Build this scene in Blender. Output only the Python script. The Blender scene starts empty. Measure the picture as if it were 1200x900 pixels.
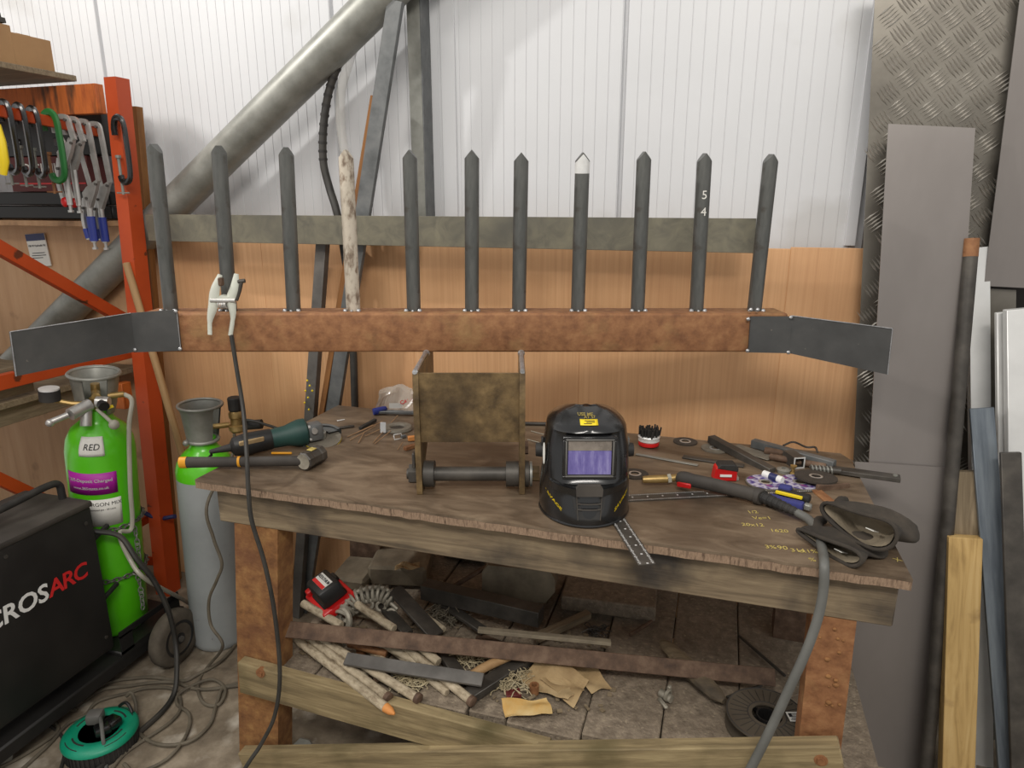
import bpy, bmesh, math, random
from mathutils import Vector, Matrix, noise
random.seed(7)
C = bpy.context.scene.collection
R = math.radians
# ------------------------------------------------------------------ camera survey (turns a photo point at a known height / depth into metres)
H = 1.63; F = 800.0; TH = R(15); PS = R(17)
ct, st, cp, sp = math.cos(TH), math.sin(TH), math.cos(PS), math.sin(PS)
def ray(u, v):
    x = (u-600)/F; y = (v-450)/F; f = ct-st*y
    return Vector((x*cp-f*sp, x*sp+f*cp, -(st+ct*y)))
def at_z(u, v, z): r = ray(u, v); return r*((z-H)/r.z)+Vector((0, 0, H))
def at_y(u, v, y): r = ray(u, v); return r*(y/r.y)+Vector((0, 0, H))
def at_x(u, v, x): r = ray(u, v); return r*(x/r.x)+Vector((0, 0, H))
def at_f(u, v, f): r = ray(u, v); return r*(f/(ct-st*(v-450)/F))+Vector((0, 0, H))
VIEW = Matrix.Rotation(PS, 4, 'Z')
def T(p): return Matrix.Translation(Vector(p))
def RZ(a): return Matrix.Rotation(R(a), 4, 'Z')
def RX(a): return Matrix.Rotation(R(a), 4, 'X')
def RY(a): return Matrix.Rotation(R(a), 4, 'Y')
def frame(o, xd, up=(0, 0, 1)):
    x = Vector(xd).normalized(); u = Vector(up)
    y = u.cross(x)
    if y.length < 1e-4: y = Vector((0, 1, 0)).cross(x)
    y.normalize(); z = x.cross(y)
    m = Matrix((x, y, z)).transposed().to_4x4(); m.translation = Vector(o); return m
# ------------------------------------------------------------------ materials
def lin(c):
    return tuple(((v/255)/12.92 if v/255 <= .04045 else ((v/255+.055)/1.055)**2.4) for v in c)+(1,)
MATS = {}
def mat(name, cols, rough=.6, metal=0., scale=8., stretch=(1, 1, 1), bump=.15, detail=6, dist=.0, spots=None, coat=0., trans=0., alpha=1., spos=(.6, .68), rvar=.12, bscale=3.):
    """noise-mottled surface: cols = list of sRGB colours spread over a ramp"""
    m = bpy.data.materials.new(name); m.use_nodes = True; MATS[name] = m
    n = m.node_tree.nodes; l = m.node_tree.links; b = n['Principled BSDF']
    b.inputs['Metallic'].default_value = metal
    if coat: b.inputs['Coat Weight'].default_value = coat; b.inputs['Coat Roughness'].default_value = .15
    if trans: b.inputs['Transmission Weight'].default_value = trans
    if alpha < 1: b.inputs['Alpha'].default_value = alpha
    tc = n.new('ShaderNodeTexCoord'); mp = n.new('ShaderNodeMapping'); mp.inputs['Scale'].default_value = stretch
    l.new(tc.outputs['Object'], mp.inputs['Vector'])
    nz = n.new('ShaderNodeTexNoise'); nz.inputs['Scale'].default_value = scale; nz.inputs['Detail'].default_value = detail
    nz.inputs['Roughness'].default_value = .62; nz.inputs['Distortion'].default_value = dist
    l.new(mp.outputs['Vector'], nz.inputs['Vector'])
    cr = n.new('ShaderNodeValToRGB'); e = cr.color_ramp.elements
    k = len(cols)
    for i, c in enumerate(cols):
        p = .5 if k == 1 else .3+.4*i/(k-1)
        if i < 2: el = e[i]; el.position = p
        else: el = e.new(p)
        el.color = lin(c)
    if k == 1: e[1].color = lin(cols[0]); e[1].position = .9
    l.new(nz.outputs['Fac'], cr.inputs['Fac'])
    src = cr.outputs['Color']
    if spots:
        nz2 = n.new('ShaderNodeTexNoise'); nz2.inputs['Scale'].default_value = spots[1]; nz2.inputs['Detail'].default_value = 5
        l.new(mp.outputs['Vector'] if len(spots) > 2 else tc.outputs['Object'], nz2.inputs['Vector'])
        r2 = n.new('ShaderNodeValToRGB'); r2.color_ramp.elements[0].position = spos[0]; r2.color_ramp.elements[1].position = spos[1]
        l.new(nz2.outputs['Fac'], r2.inputs['Fac'])
        mx = n.new('ShaderNodeMix'); mx.data_type = 'RGBA'
        l.new(r2.outputs['Color'], mx.inputs['Factor']); l.new(src, mx.inputs['A']); mx.inputs['B'].default_value = lin(spots[0])
        src = mx.outputs['Result']
    l.new(src, b.inputs['Base Color'])
    mr = n.new('ShaderNodeMapRange'); mr.inputs['To Min'].default_value = max(.03, rough-rvar); mr.inputs['To Max'].default_value = min(1, rough+rvar)
    l.new(nz.outputs['Fac'], mr.inputs['Value']); l.new(mr.outputs['Result'], b.inputs['Roughness'])
    if bump:
        nb = n.new('ShaderNodeTexNoise'); nb.inputs['Scale'].default_value = scale*bscale; nb.inputs['Detail'].default_value = 4
        l.new(mp.outputs['Vector'], nb.inputs['Vector'])
        bp = n.new('ShaderNodeBump'); bp.inputs['Strength'].default_value = bump; bp.inputs['Distance'].default_value = .004
        l.new(nb.outputs['Fac'], bp.inputs['Height']); l.new(bp.outputs['Normal'], b.inputs['Normal'])
    return m
WX = (1.2, 14, 14); WZ = (14, 14, 1.0); WY = (14, 1.2, 14)
mat('cladding', [(202, 203, 205), (210, 211, 213)], .42, 0, 1.5, bump=.015, spots=((194, 194, 194), 2.2))
mat('ply', [(198, 150, 106), (208, 161, 116), (216, 170, 126)], .58, 0, 4., (26, 26, .4), .03, dist=.1, spots=((182, 132, 90), 2.6), spos=(.5, .9))
mat('ply_pale', [(178, 138, 100), (190, 150, 112), (198, 160, 124)], .65, 0, 2.6, (10, 10, 1), .05, spots=((140, 104, 74), 5.0))
mat('concrete', [(98, 87, 73), (124, 112, 95), (150, 138, 120)], .9, 0, 11, bump=.7, spots=((186, 178, 164), 9.), spos=(.56, .75))
mat('bench_top', [(76, 62, 48), (106, 90, 73), (130, 113, 93)], .46, .0, 5, (1.2, 3.2, 1), .10, dist=1.0, spots=((66, 53, 41), 3.2), spos=(.50, .75))
mat('bench_edge', [(104, 84, 68), (146, 122, 100), (78, 60, 46)], .8, 0, 25, (5, 1, 1), .6)
mat('timber', [(104, 90, 64), (138, 121, 88), (162, 145, 108)], .8, 0, 3.2, WX, .35, dist=.6, spots=((88, 78, 48), 5.5), spos=(.52, .78))
mat('timber_grey', [(84, 72, 56), (120, 104, 82), (142, 126, 100)], .8, 0, 3.2, WX, .35, dist=.6, spots=((52, 46, 40), 4.5), spos=(.5, .68))
mat('timber_pale', [(154, 124, 74), (186, 154, 98), (198, 168, 114)], .7, 0, 2.6, WX, .2, dist=1.4, spots=((118, 90, 52), 9.), spos=(.62, .78))
mat('timber_weathered', [(100, 86, 66), (128, 113, 90), (146, 130, 106)], .8, 0, 3.2, (1.4, 20, 14), .3, dist=1.5)
mat('timber_brown', [(98, 62, 26), (126, 82, 38), (142, 98, 52)], .75, 0, 3, WX, .2, dist=.5)
mat('rust', [(112, 72, 44), (138, 94, 60), (156, 112, 74)], .7, .08, 34, (1, 1, 1), .3, spots=((152, 122, 78), 13.), spos=(.55, .9))
mat('rust_leg', [(106, 70, 40), (138, 96, 56), (160, 120, 72)], .85, .05, 28, bump=.5, spots=((98, 60, 40), 5.), spos=(.48, .72))
mat('rust_dark', [(70, 52, 40), (98, 76, 60), (122, 100, 82)], .78, .1, 26, (1, 1, 1), .4)
mat('panel_rust', [(70, 56, 38), (110, 90, 60), (140, 116, 78)], .5, .3, 22, bump=.3, spots=((58, 46, 32), 6.), spos=(.47, .8))
mat('steel_mill', [(82, 79, 76), (100, 97, 93), (116, 112, 107)], .46, .3, 9, (1, 1, 1), .08)
mat('steel_tine', [(80, 81, 79), (94, 95, 92), (106, 106, 103)], .44, .45, 9, (1, 5, 5), .06, spots=((78, 73, 67), 30.), spos=(.6, .75))
mat('steel_paintworn', [(88, 80, 72), (128, 112, 96), (188, 178, 162), (196, 186, 170), (120, 100, 82)], .7, .05, 30, (.5, 1, 1), .4)
mat('steel_plate', [(62, 62, 61), (74, 74, 73), (86, 85, 83)], .5, .25, 6, bump=.05, spots=((118, 112, 104), 70.), spos=(.72, .76))
mat('steel_dark', [(54, 51, 47), (72, 68, 63), (90, 85, 78)], .5, .3, 12, bump=.15)
mat('steel_sheet', [(120, 114, 110), (128, 122, 118), (136, 130, 126)], .36, .25, 2.5, (1, 1, .4), .01)
mat('steel_strip', [(98, 95, 84), (116, 112, 97), (130, 125, 106)], .6, .3, 16, bump=.1, dist=1., spots=((92, 90, 82), 5.), spos=(.45, .8))
mat('galv', [(122, 122, 115), (140, 140, 133), (154, 154, 147)], .42, .35, 12, bump=.04)
mat('galv_dark', [(84, 86, 86), (102, 104, 104), (116, 117, 116)], .5, .3, 16, bump=.12)
mat('grey_bar', [(88, 96, 104), (108, 116, 124), (124, 132, 138)], .45, .4, 4, WX, .06)
mat('weld', [(150, 150, 150), (196, 196, 198)], .35, .7, 60, bump=.4)
mat('bright_cut', [(206, 206, 204), (232, 232, 230)], .35, .25, 40, bump=.1)
mat('chrome', [(160, 158, 154), (190, 188, 184), (208, 206, 203)], .34, .6, 14, bump=.05)
mat('alu', [(214, 214, 212), (230, 230, 228)], .34, .3, 6, bump=.03)
mat('tread', [(104, 99, 91), (118, 113, 104), (130, 125, 116)], .34, .5, 5, bump=.03)
mat('tread_bar', [(158, 153, 144), (180, 175, 166)], .3, .5, 5, bump=.03)
mat('cast_alu', [(112, 106, 94), (152, 146, 132), (178, 172, 158)], .55, .35, 14, bump=.3)
mat('brass', [(132, 108, 62), (168, 140, 88), (188, 162, 108)], .4, .6, 14, bump=.06)
mat('copper', [(150, 120, 90), (178, 148, 116)], .45, .4, 12, bump=.05)
mat('orange', [(172, 62, 20), (184, 70, 24), (194, 78, 30)], .5, 0, 3, bump=.04, spots=((96, 46, 24), 14.), spos=(.66, .70))
mat('orange_rusty', [(170, 86, 30), (196, 104, 42), (150, 70, 28)], .6, 0, 7, (6, 6, 1), .1, spots=((88, 52, 26), 4., 1), spos=(.52, .64))
mat('green_paint', [(78, 178, 18), (86, 190, 22), (94, 198, 30)], .32, 0, 3, bump=.02, coat=.3)
mat('grey_paint', [(142, 146, 146), (154, 158, 158), (162, 166, 166)], .42, 0, 3, bump=.03, spots=((112, 112, 110), 14.), spos=(.68, .72))
mat('black_paint', [(22, 21, 21), (30, 29, 28), (40, 38, 36)], .5, 0, 4, bump=.05)
mat('black_dusty', [(40, 37, 34), (62, 57, 52), (82, 76, 69)], .75, 0, 4, bump=.08)
mat('black_gloss', [(14, 14, 15), (20, 20, 21)], .28, 0, 6, bump=.02, coat=.5)
mat('black_rubber', [(28, 27, 26), (40, 38, 36), (54, 51, 47)], .7, 0, 12, bump=.15)
mat('cable_dusty', [(70, 64, 54), (96, 88, 74), (112, 104, 90)], .75, 0, 10, bump=.1)
mat('cable_grey', [(84, 84, 80), (104, 104, 100)], .55, 0, 8, bump=.05)
mat('cable_black', [(32, 31, 29), (48, 46, 42), (62, 58, 52)], .6, 0, 12, bump=.1)
mat('hose_pale', [(156, 152, 138), (176, 172, 158)], .4, 0, 8, bump=.03)
mat('hose_clear', [(196, 194, 188), (212, 210, 204)], .25, 0, 8, bump=.03, alpha=.3)
mat('tyre', [(62, 55, 46), (84, 76, 65), (98, 90, 78)], .85, 0, 12, bump=.2)
mat('white_print', [(225, 225, 222), (232, 232, 230)], .55, 0, 6, bump=.0)
mat('paper_white', [(214, 212, 205), (226, 224, 218)], .7, 0, 5, bump=.02)
mat('red_print', [(200, 34, 36), (210, 42, 42)], .5, 0, 6, bump=.0)
mat('magenta', [(156, 16, 142), (168, 22, 152)], .5, 0, 6, bump=.0)
mat('ink', [(38, 38, 42), (48, 48, 52)], .6, 0, 6, bump=.0)
mat('red_plastic', [(182, 18, 20), (202, 28, 28)], .38, 0, 6, bump=.03)
mat('teal', [(0, 118, 88), (8, 138, 104), (24, 150, 118)], .42, 0, 5, bump=.04)
mat('blue_grip', [(34, 48, 128), (46, 62, 150)], .5, 0, 8, bump=.04)
mat('blue_cloth', [(44, 48, 104), (58, 62, 128)], .7, 0, 20, bump=.2)
mat('green_clamp', [(24, 92, 36), (34, 112, 48)], .45, 0, 8, bump=.05)
mat('tool_green', [(18, 48, 46), (28, 62, 58), (38, 72, 66)], .5, 0, 8, bump=.05)
mat('yellow', [(226, 196, 20), (236, 210, 36)], .5, 0, 8, bump=.02)
mat('amber', [(206, 140, 24), (220, 156, 36)], .5, 0, 8, bump=.05)
mat('chalk', [(176, 156, 84), (196, 178, 104)], .9, 0, 30, bump=.3)
mat('cardboard', [(150, 114, 76), (162, 126, 86), (172, 136, 96)], .8, 0, 3, bump=.05)
mat('glove', [(36, 32, 28), (54, 48, 41), (72, 64, 55)], .9, 0, 12, bump=.6)
mat('glove_lining', [(106, 96, 80), (136, 124, 104)], .95, 0, 20, bump=.7)
mat('stone', [(96, 87, 72), (126, 115, 97), (148, 137, 116)], .9, 0, 9, bump=.6)
mat('grit_board', [(104, 92, 78), (126, 113, 97), (146, 132, 114)], .92, 0, 40, bump=.9, spots=((160, 146, 124), 90.), spos=(.58, .75))
mat('red_board', [(98, 60, 44), (116, 72, 54)], .75, 0, 4, (2, 14, 14), .1)
mat('whitewash', [(110, 94, 74), (168, 154, 130), (190, 176, 152)], .85, 0, 34, (1, 2, 2), .5)
mat('wood_rod', [(150, 116, 76), (178, 144, 102)], .7, 0, 4, WX, .2)
mat('wood_end', [(196, 124, 60), (206, 140, 76)], .7, 0, 14, bump=.2)
mat('paper_brown', [(142, 116, 80), (172, 146, 106), (188, 164, 124)], .85, 0, 7, bump=.2)
mat('paper_yellow', [(186, 140, 66), (190, 160, 104), (198, 176, 130)], .8, 0, 12, bump=.2)
mat('straw', [(132, 118, 92), (172, 158, 126), (192, 180, 150)], .9, 0, 30, bump=.3)
mat('abrasive', [(48, 42, 36), (64, 56, 48)], .85, 0, 60, bump=.5)
mat('disc_grey', [(98, 92, 82), (122, 116, 104)], .7, .1, 30, bump=.3)
mat('disc_print', [(46, 40, 96), (62, 52, 124), (188, 182, 196), (70, 54, 116), (170, 74, 120)], .5, 0, 22, (1, 1, 1), .0, detail=2)
mat('bag', [(206, 196, 182), (222, 214, 202)], .18, 0, 9, bump=.3, alpha=.5)
mat('lens', [(92, 84, 148), (112, 104, 166), (146, 140, 190)], .2, 0, 30, (3, 1, .6), .0, coat=.6)
mat('lens_top', [(120, 112, 104), (160, 150, 140)], .3, .2, 26, bump=.0)
mat('plastic_grey', [(92, 90, 86), (104, 102, 98)], .5, 0, 8, bump=.05)
mat('clear_plastic', [(196, 200, 202), (212, 214, 216)], .2, 0, 8, bump=.02, alpha=.6)
mat('label_blue', [(34, 40, 84), (44, 52, 100)], .5, 0, 6, bump=0)
mat('dark_red', [(84, 30, 28), (98, 38, 34)], .6, 0, 5, bump=.03)
mat('spool', [(78, 70, 60), (96, 88, 76)], .5, 0, 8, bump=.05)
mat('enamel_white', [(196, 198, 186), (216, 218, 206)], .4, .2, 14, bump=.1)
# ------------------------------------------------------------------ mesh helpers
class MB:
    def __init__(s): s.bm = bmesh.new()
    def _xf(s, vs, M):
        if M is not None:
            for v in vs: v.co = M @ v.co
        return vs
    def box(s, c, d, M=None, bev=0., seg=1):
        r = bmesh.ops.create_cube(s.bm, size=1.)['verts']
        for v in r: v.co = Vector((v.co.x*d[0]+c[0], v.co.y*d[1]+c[1], v.co.z*d[2]+c[2]))
        if bev:
            ed = list({e for v in r for e in v.link_edges})
            o = bmesh.ops.bevel(s.bm, geom=ed, offset=bev, segments=seg, affect='EDGES', clamp_overlap=True, profile=.5)
            r = list({v for f in o['faces'] for v in f.verts} | {v for v in r if v.is_valid})
        s._xf(r, M); return s
    def rings(s, rings, cap0=True, cap1=True, closed=False, loop=True):
        vr = [[s.bm.verts.new(p) for p in r] for r in rings]
        n = len(vr[0]); m = len(vr)
        for i in range(m if closed else m-1):
            a = vr[i]; b = vr[(i+1) % m]
            for j in range(n if loop else n-1):
                k = (j+1) % n
                try: s.bm.faces.new((a[j], a[k], b[k], b[j]))
                except ValueError: pass
        if not closed and loop:
            if cap0: s.bm.faces.new(list(reversed(vr[0])))
            if cap1: s.bm.faces.new(vr[-1])
        return s
    def tube(s, pts, r, seg=8, caps=True, closed=False, flat=None):
        pts = [Vector(p) for p in pts]; n = len(pts); rr = r if isinstance(r, (list, tuple)) else [r]*n
        tan = []
        for i in range(n):
            if closed: t = pts[(i+1) % n]-pts[i-1]
            else: t = pts[min(i+1, n-1)]-pts[max(i-1, 0)]
            tan.append(t.normalized())
        up = Vector((0, 0, 1)) if abs(tan[0].z) < .9 else Vector((1, 0, 0))
        nrm = (up-tan[0]*up.dot(tan[0])).normalized(); out = []
        for i in range(n):
            nrm = (nrm-tan[i]*nrm.dot(tan[i])).normalized(); bi = tan[i].cross(nrm)
            a, b = (rr[i], rr[i]) if flat is None else (rr[i]*flat[0], rr[i]*flat[1])
            out.append([pts[i]+nrm*(a*math.cos(2*math.pi*k/seg))+bi*(b*math.sin(2*math.pi*k/seg)) for k in range(seg)])
        return s.rings(out, caps, caps, closed)
    def cyl(s, p0, p1, r0, r1=None, seg=16):
        return s.tube([p0, p1], [r0, r0 if r1 is None else r1], seg)
    def lathe(s, prof, M=None, seg=24, caps=True, a0=0, a1=360):
        full = abs(a1-a0) >= 360; k = seg if full else seg+1
        rg = []
        for r, z in prof:
            rg.append([(M or Matrix()) @ Vector((r*math.cos(R(a0+(a1-a0)*j/seg)), r*math.sin(R(a0+(a1-a0)*j/seg)), z)) for j in range(k)])
        return s.rings(rg, caps and full, caps and full, loop=full)
    def prism(s, poly, d, M=None):
        M = M or Matrix()
        return s.rings([[M @ Vector((x, y, 0)) for x, y in poly], [M @ Vector((x, y, d)) for x, y in poly]])
    def torus(s, M, R0, r, seg=20, ts=8):
        return s.tube([M @ Vector((R0*math.cos(2*math.pi*i/seg), R0*math.sin(2*math.pi*i/seg), 0)) for i in range(seg)], r, ts, closed=True)
    def ball(s, c, r, M=None, sc=(1, 1, 1), u=14, v=8):
        q = bmesh.ops.create_uvsphere(s.bm, u_segments=u, v_segments=v, radius=r)['verts']
        for w in q: w.co = Vector((w.co.x*sc[0]+c[0], w.co.y*sc[1]+c[1], w.co.z*sc[2]+c[2]))
        s._xf(q, M); return s
    def grid(s, fn, nu, nv):
        vs = [[s.bm.verts.new(fn(i/nu, j/nv)) for j in range(nv+1)] for i in range(nu+1)]
        for i in range(nu):
            for j in range(nv): s.bm.faces.new((vs[i][j], vs[i+1][j], vs[i+1][j+1], vs[i][j+1]))
        return s
    def text(s, body, size, M, depth=.0006, spacing=1., bend=None, align='CENTER', shear=0., bold=0.):
        cu = bpy.data.curves.new('t', 'FONT'); cu.body = body; cu.size = size; cu.extrude = depth/2; cu.align_x = align; cu.align_y = 'CENTER'
        cu.space_character = spacing; cu.shear = shear; cu.offset = bold*size; cu.resolution_u = 3
        o = bpy.data.objects.new('t', cu); C.objects.link(o); bpy.context.view_layer.update()
        me = bpy.data.meshes.new_from_object(o.evaluated_get(bpy.context.evaluated_depsgraph_get()))
        vs = []
        nv = [s.bm.verts.new((bend(v.co) if bend else M @ v.co)) for v in me.vertices]
        for p in me.polygons:
            try: s.bm.faces.new([nv[i] for i in p.vertices])
            except ValueError: pass
        bpy.data.objects.remove(o); bpy.data.curves.remove(cu); bpy.data.meshes.remove(me)
        return s
    def jitter(s, a, sc=8., seed=0):
        for v in s.bm.verts: v.co += noise.noise_vector(v.co*sc+Vector((seed*3.1, seed, 0)))*a
        return s
    def build(s, name, m, parent=None, M=None, smooth=40, mods=(), world=True):
        """vertices are in the frame M (or world); the object gets its own origin there"""
        bmesh.ops.recalc_face_normals(s.bm, faces=s.bm.faces)
        me = bpy.data.meshes.new(name)
        if M is None:
            lo = Vector([min(v.co[i] for v in s.bm.verts) for i in range(3)]); hi = Vector([max(v.co[i] for v in s.bm.verts) for i in range(3)])
            c = (lo+hi)/2; c.z = lo.z
            for v in s.bm.verts: v.co -= c
            M = T(c)
        s.bm.to_mesh(me); s.bm.free(); me.materials.append(MATS[m] if isinstance(m, str) else m)
        if smooth: me.shade_smooth(); me.set_sharp_from_angle(angle=R(smooth))
        o = bpy.data.objects.new(name, me); C.objects.link(o); put(o, M, parent)
        for typ, kw in mods:
            md = o.modifiers.new(typ.lower(), typ)
            for k, v in kw.items(): setattr(md, k, v)
        return o
def wm(o): return (wm(o.parent) @ o.matrix_parent_inverse if o.parent else Matrix()) @ o.matrix_basis
def put(o, M, parent=None):
    o.matrix_basis = M
    if parent is not None: o.parent = parent; o.matrix_parent_inverse = wm(parent).inverted()
def tag(o, label, cat, group=None, kind=None):
    o['label'] = label; o['category'] = cat
    if group: o['group'] = group
    if kind: o['kind'] = kind
    return o
def struct(o, kind='structure'): o['kind'] = kind; return o
def thing(name, p, label, cat, group=None):
    o = bpy.data.objects.new(name, None); C.objects.link(o); o.empty_display_size = .05
    o.matrix_basis = p if isinstance(p, Matrix) else T(p); return tag(o, label, cat, group)
def dup(o, M, label=None):
    """copy of a thing with its parts and sub-parts, moved to world frame M"""
    def cp_(q, par):
        c = q.copy(); C.objects.link(c)
        if par is not None: c.parent = par; c.matrix_parent_inverse = q.matrix_parent_inverse.copy()
        for h in [k for k in ALLK(q)]: cp_(h, c)
        return c
    r = cp_(o, None); r.matrix_basis = M
    if label: r['label'] = label
    return r
def ALLK(q): return [k for k in bpy.data.objects if k.parent == q]
def cr(pts, n=6):
    """smooth curve through points"""
    P = [Vector(p) for p in pts]; P = [P[0]*2-P[1]]+P+[P[-1]*2-P[-2]]; out = []
    for i in range(1, len(P)-2):
        for k in range(n):
            t = k/n; a, b, c, d = P[i-1:i+3]
            out.append(.5*((2*b)+(c-a)*t+(2*a-5*b+4*c-d)*t*t+(3*b-a-3*c+d)*t**3))
    out.append(P[-2]); return out
def bar(name, p0, p1, w, t, m, parent=None, up=(0, 0, 1), bev=.0015, label=None, cat=None, group=None, jit=0):
    """straight bar from p0 to p1, w wide (sideways), t thick (towards up)"""
    p0, p1 = Vector(p0), Vector(p1); L = (p1-p0).length
    b = MB().box((0, 0, 0), (L, w, t), bev=bev)
    if jit: b.jitter(jit)
    o = b.build(name, m, parent, frame((p0+p1)/2, p1-p0, up))
    if label: tag(o, label, cat, group)
    return o
def rod(name, p0, p1, r, m, parent=None, label=None, cat=None, group=None, seg=12, r1=None):
    p0, p1 = Vector(p0), Vector(p1); L = (p1-p0).length; r1 = r if r1 is None else r1
    o = MB().tube([(-L/2, 0, 0), (-L/2+.002, 0, 0), (L/2-.002, 0, 0), (L/2, 0, 0)], [r*.85, r, r1, r1*.85], seg).build(name, m, parent, frame((p0+p1)/2, p1-p0))
    if label: tag(o, label, cat, group)
    return o
# ================================================================== SETTING
WY0 = 2.22      # face of the plywood lining
b = MB().box((-1.2, .9, -.05), (6.4, 4.6, .1)); struct(b.build('floor', 'concrete', smooth=0))
# white metal cladding: fine vertical micro-ribs, a few deep joints
prof = []; x = -4.4; k = 0
while x < 2.0:
    w = .0385
    prof += [(x, 0), (x+w-.0035, 0), (x+w-.0028, .0016), (x+w-.0008, .0016)]
    x += w; k += 1
    if k % 26 == 0: prof += [(x, 0), (x+.004, .016), (x+.012, .016), (x+.016, 0)]; x += .016
Yc = WY0+.09
b = MB().rings([[Vector((px, Yc+dy, 1.3)) for px, dy in prof], [Vector((px, Yc+dy, 3.3)) for px, dy in prof]], loop=False)
b.rings([[Vector((-4.4, Yc+.06, 1.3)), Vector((2., Yc+.06, 1.3))], [Vector((-4.4, Yc+.06, 3.3)), Vector((2., Yc+.06, 3.3))]], loop=False)
struct(b.build('wall_back', 'cladding', smooth=0))
# plywood lining below, in sheets
xs = [(-2.27, -1.665, 1.485), (-1.665, -1.05, 1.487), (-1.05, -.44, 1.489), (-.44, .19, 1.492), (.19, .47, 1.497)]
for i, (a, c, zt) in enumerate(xs):
    o = MB().box(((a+c)/2, WY0+.009, zt/2), (c-a, .018, zt), bev=.0012).build('wall_back_plywood_%d' % (i+1), 'ply', smooth=0); struct(o)
a = at_y(0, 258, WY0); c = at_y(141, 263, WY0)
struct(MB().box((-2.9, WY0+.012, .785), (1.24, .018, 1.57), bev=.0015).build('wall_back_plywood_6', 'ply_pale', smooth=0))
struct(MB().box((.0, WY0+.0, .70), (.75, .012, .12), M=T((0, -.012, 0)), bev=.001).build('trim_1', 'red_board', smooth=0))
struct(MB().box((1.1, WY0+.05, 1.2), (1.42, .03, 2.4)).build('wall_back_dark_panel', 'black_dusty', smooth=0))
# galvanised strip along the top edge of the plywood
o = MB().box((-.985, 2.085, 1.535), (2.13, .006, .096), bev=.001).build('steel_flat_bar', 'steel_strip'); tag(o, 'long dull flat bar fixed across the wall along the top of the plywood', 'flat bar')
# steel column behind the plywood line
col = thing('steel_column', (-1.17, WY0+.05, 1.49), 'grey galvanised upright steel column standing against the white wall', 'column')
pA = at_y(474, 0, WY0+.02); pB = at_y(486, 250, WY0+.02)
x0 = (pA.x+pB.x)/2
MB().box((x0+.025, WY0+.02, 2.35), (.046, .006, 1.8), bev=.001).build('flange', 'galv', col)
MB().box((x0+.05, WY0+.052, 2.35), (.006, .07, 1.8), bev=.001).build('web', 'galv_dark', col)
# trim strip of the cladding joint, right of the column
struct(MB().box((x0+.115, Yc-.004, 2.35), (.05, .008, 1.9), bev=.001).build('trim_2', 'cladding', smooth=0))
xr = at_y(1024, 100, Yc).x
struct(MB().box((xr-.012, Yc-.006, 2.4), (.03, .012, 1.8), bev=.001).build('trim_3', 'cladding', smooth=0))
# big diagonal brace
p0 = at_y(52, 392, 2.157); p1 = at_y(437, 8, 2.172); d = (p1-p0).normalized()
b = MB().cyl(p0-d*.35, p1+d*.7, .061, seg=28)
o = b.build('brace_pipe', 'galv'); tag(o, 'thick galvanised steel pipe bracing the wall diagonally up to the right', 'pipe')
# leaning bars between bench and wall
def lean(name, px0, px1, Y0, Y1, w, t, m, label, cat, z0=0., ext=0):
    a = at_y(px0[0], px0[1], Y0); c = at_y(px1[0], px1[1], Y1); d = (c-a).normalized()
    lo = c-d*((c.z-z0)/d.z) if z0 is not None else c
    return bar(name, lo, a-d*ext, t, w, m, None, (1, 0, 0), label=label, cat=cat)
lean('steel_flat_bar', (464, 1), (392, 470), 2.145, 2.125, .052, .02, 'galv_dark', 'dark grey flat steel bar leaning on the wall, taller than the brown batten', 'flat bar')
lean('timber_batten', (440, 113), (381, 470), 2.165, 2.125, .022, .03, 'timber_brown', 'thin brown wooden batten leaning beside the dark grey bar', 'batten')
o = lean('box_section', (380, 262), (365, 478), 2.145, 2.115, .04, .03, 'steel_mill', 'grey steel box section with yellow paint dots leaning behind the workbench', 'box section')
b = MB()
for (u, v) in [(358, 458), (361, 466), (357, 472), (363, 452), (360, 446), (366, 458), (362, 480)]:
    q = at_y(u, v, 2.09); b.ball(q, .0042, sc=(1, .9, 1), u=8, v=5)
b.build('paint_dot', 'yellow', o)
# conduit and clear hose hanging down the wall
pts = cr([at_y(u, v, y) for u, v, y in [(412, 40, 2.20), (401, 65, 2.19), (386, 105, 2.185), (379, 150, 2.18), (379, 190, 2.175), (386, 220, 2.17), (395, 250, 2.15), (404, 300, 2.15), (411, 360, 2.14), (414, 413, 2.13), (416, 480, 2.12)]], 8)
o = MB().tube(pts, .0135, 10).build('cable_conduit', 'cable_black'); tag(o, 'black cable conduit hanging down the wall from the diagonal pipe', 'conduit')
b = MB()
for i in range(5, 32, 2):
    b.tube([pts[i], pts[i+1]*.55+pts[i]*.45], .0150, 10)
b.build('tape_wrap', 'black_rubber', o)
pts = cr([at_y(u, v, 2.20) for u, v in [(418, 45), (408, 75), (400, 105), (399, 140), (404, 180), (411, 225), (413, 255)]], 6)
o = MB().tube(pts, .016, 10).build('hose', 'hose_clear'); tag(o, 'clear plastic hose curving down the wall beside the black conduit', 'hose')
# ================================================================== WORKBENCH
BX0, BX1, BY0, BY1, BZ = -1.287, .389, 1.358, 2.068, .92
wb = thing('workbench', (-.45, 1.7, 0), 'big brown timber workbench cluttered with tools and with rusty legs', 'workbench')
b = MB()
n = 60; poly = [(BX0, BY1), (BX0-.004, BY0)]
for i in range(1, n): poly.append((BX0+(BX1-BX0)*i/n, BY0+random.uniform(-.003, .003)))
poly += [(BX1+.01, BY0), (BX1, BY1-.05), (BX1-.02, BY1)]
b.prism(poly, .006, T((0, 0, BZ-.006)))
b.build('tabletop', 'bench_top', wb, smooth=0)
b = MB(); b.prism([(x, y) for x, y in poly], .018, T((0, 0, BZ-.0245))); b.build('board_core', 'bench_edge', wb, smooth=0)
def tim(name, p0, p1, w, t, m='timber', up=(0, 0, 1)): return bar(name, p0, p1, w, t, m, wb, up, bev=.003, jit=.0015)
zt = BZ-.0246
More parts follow.
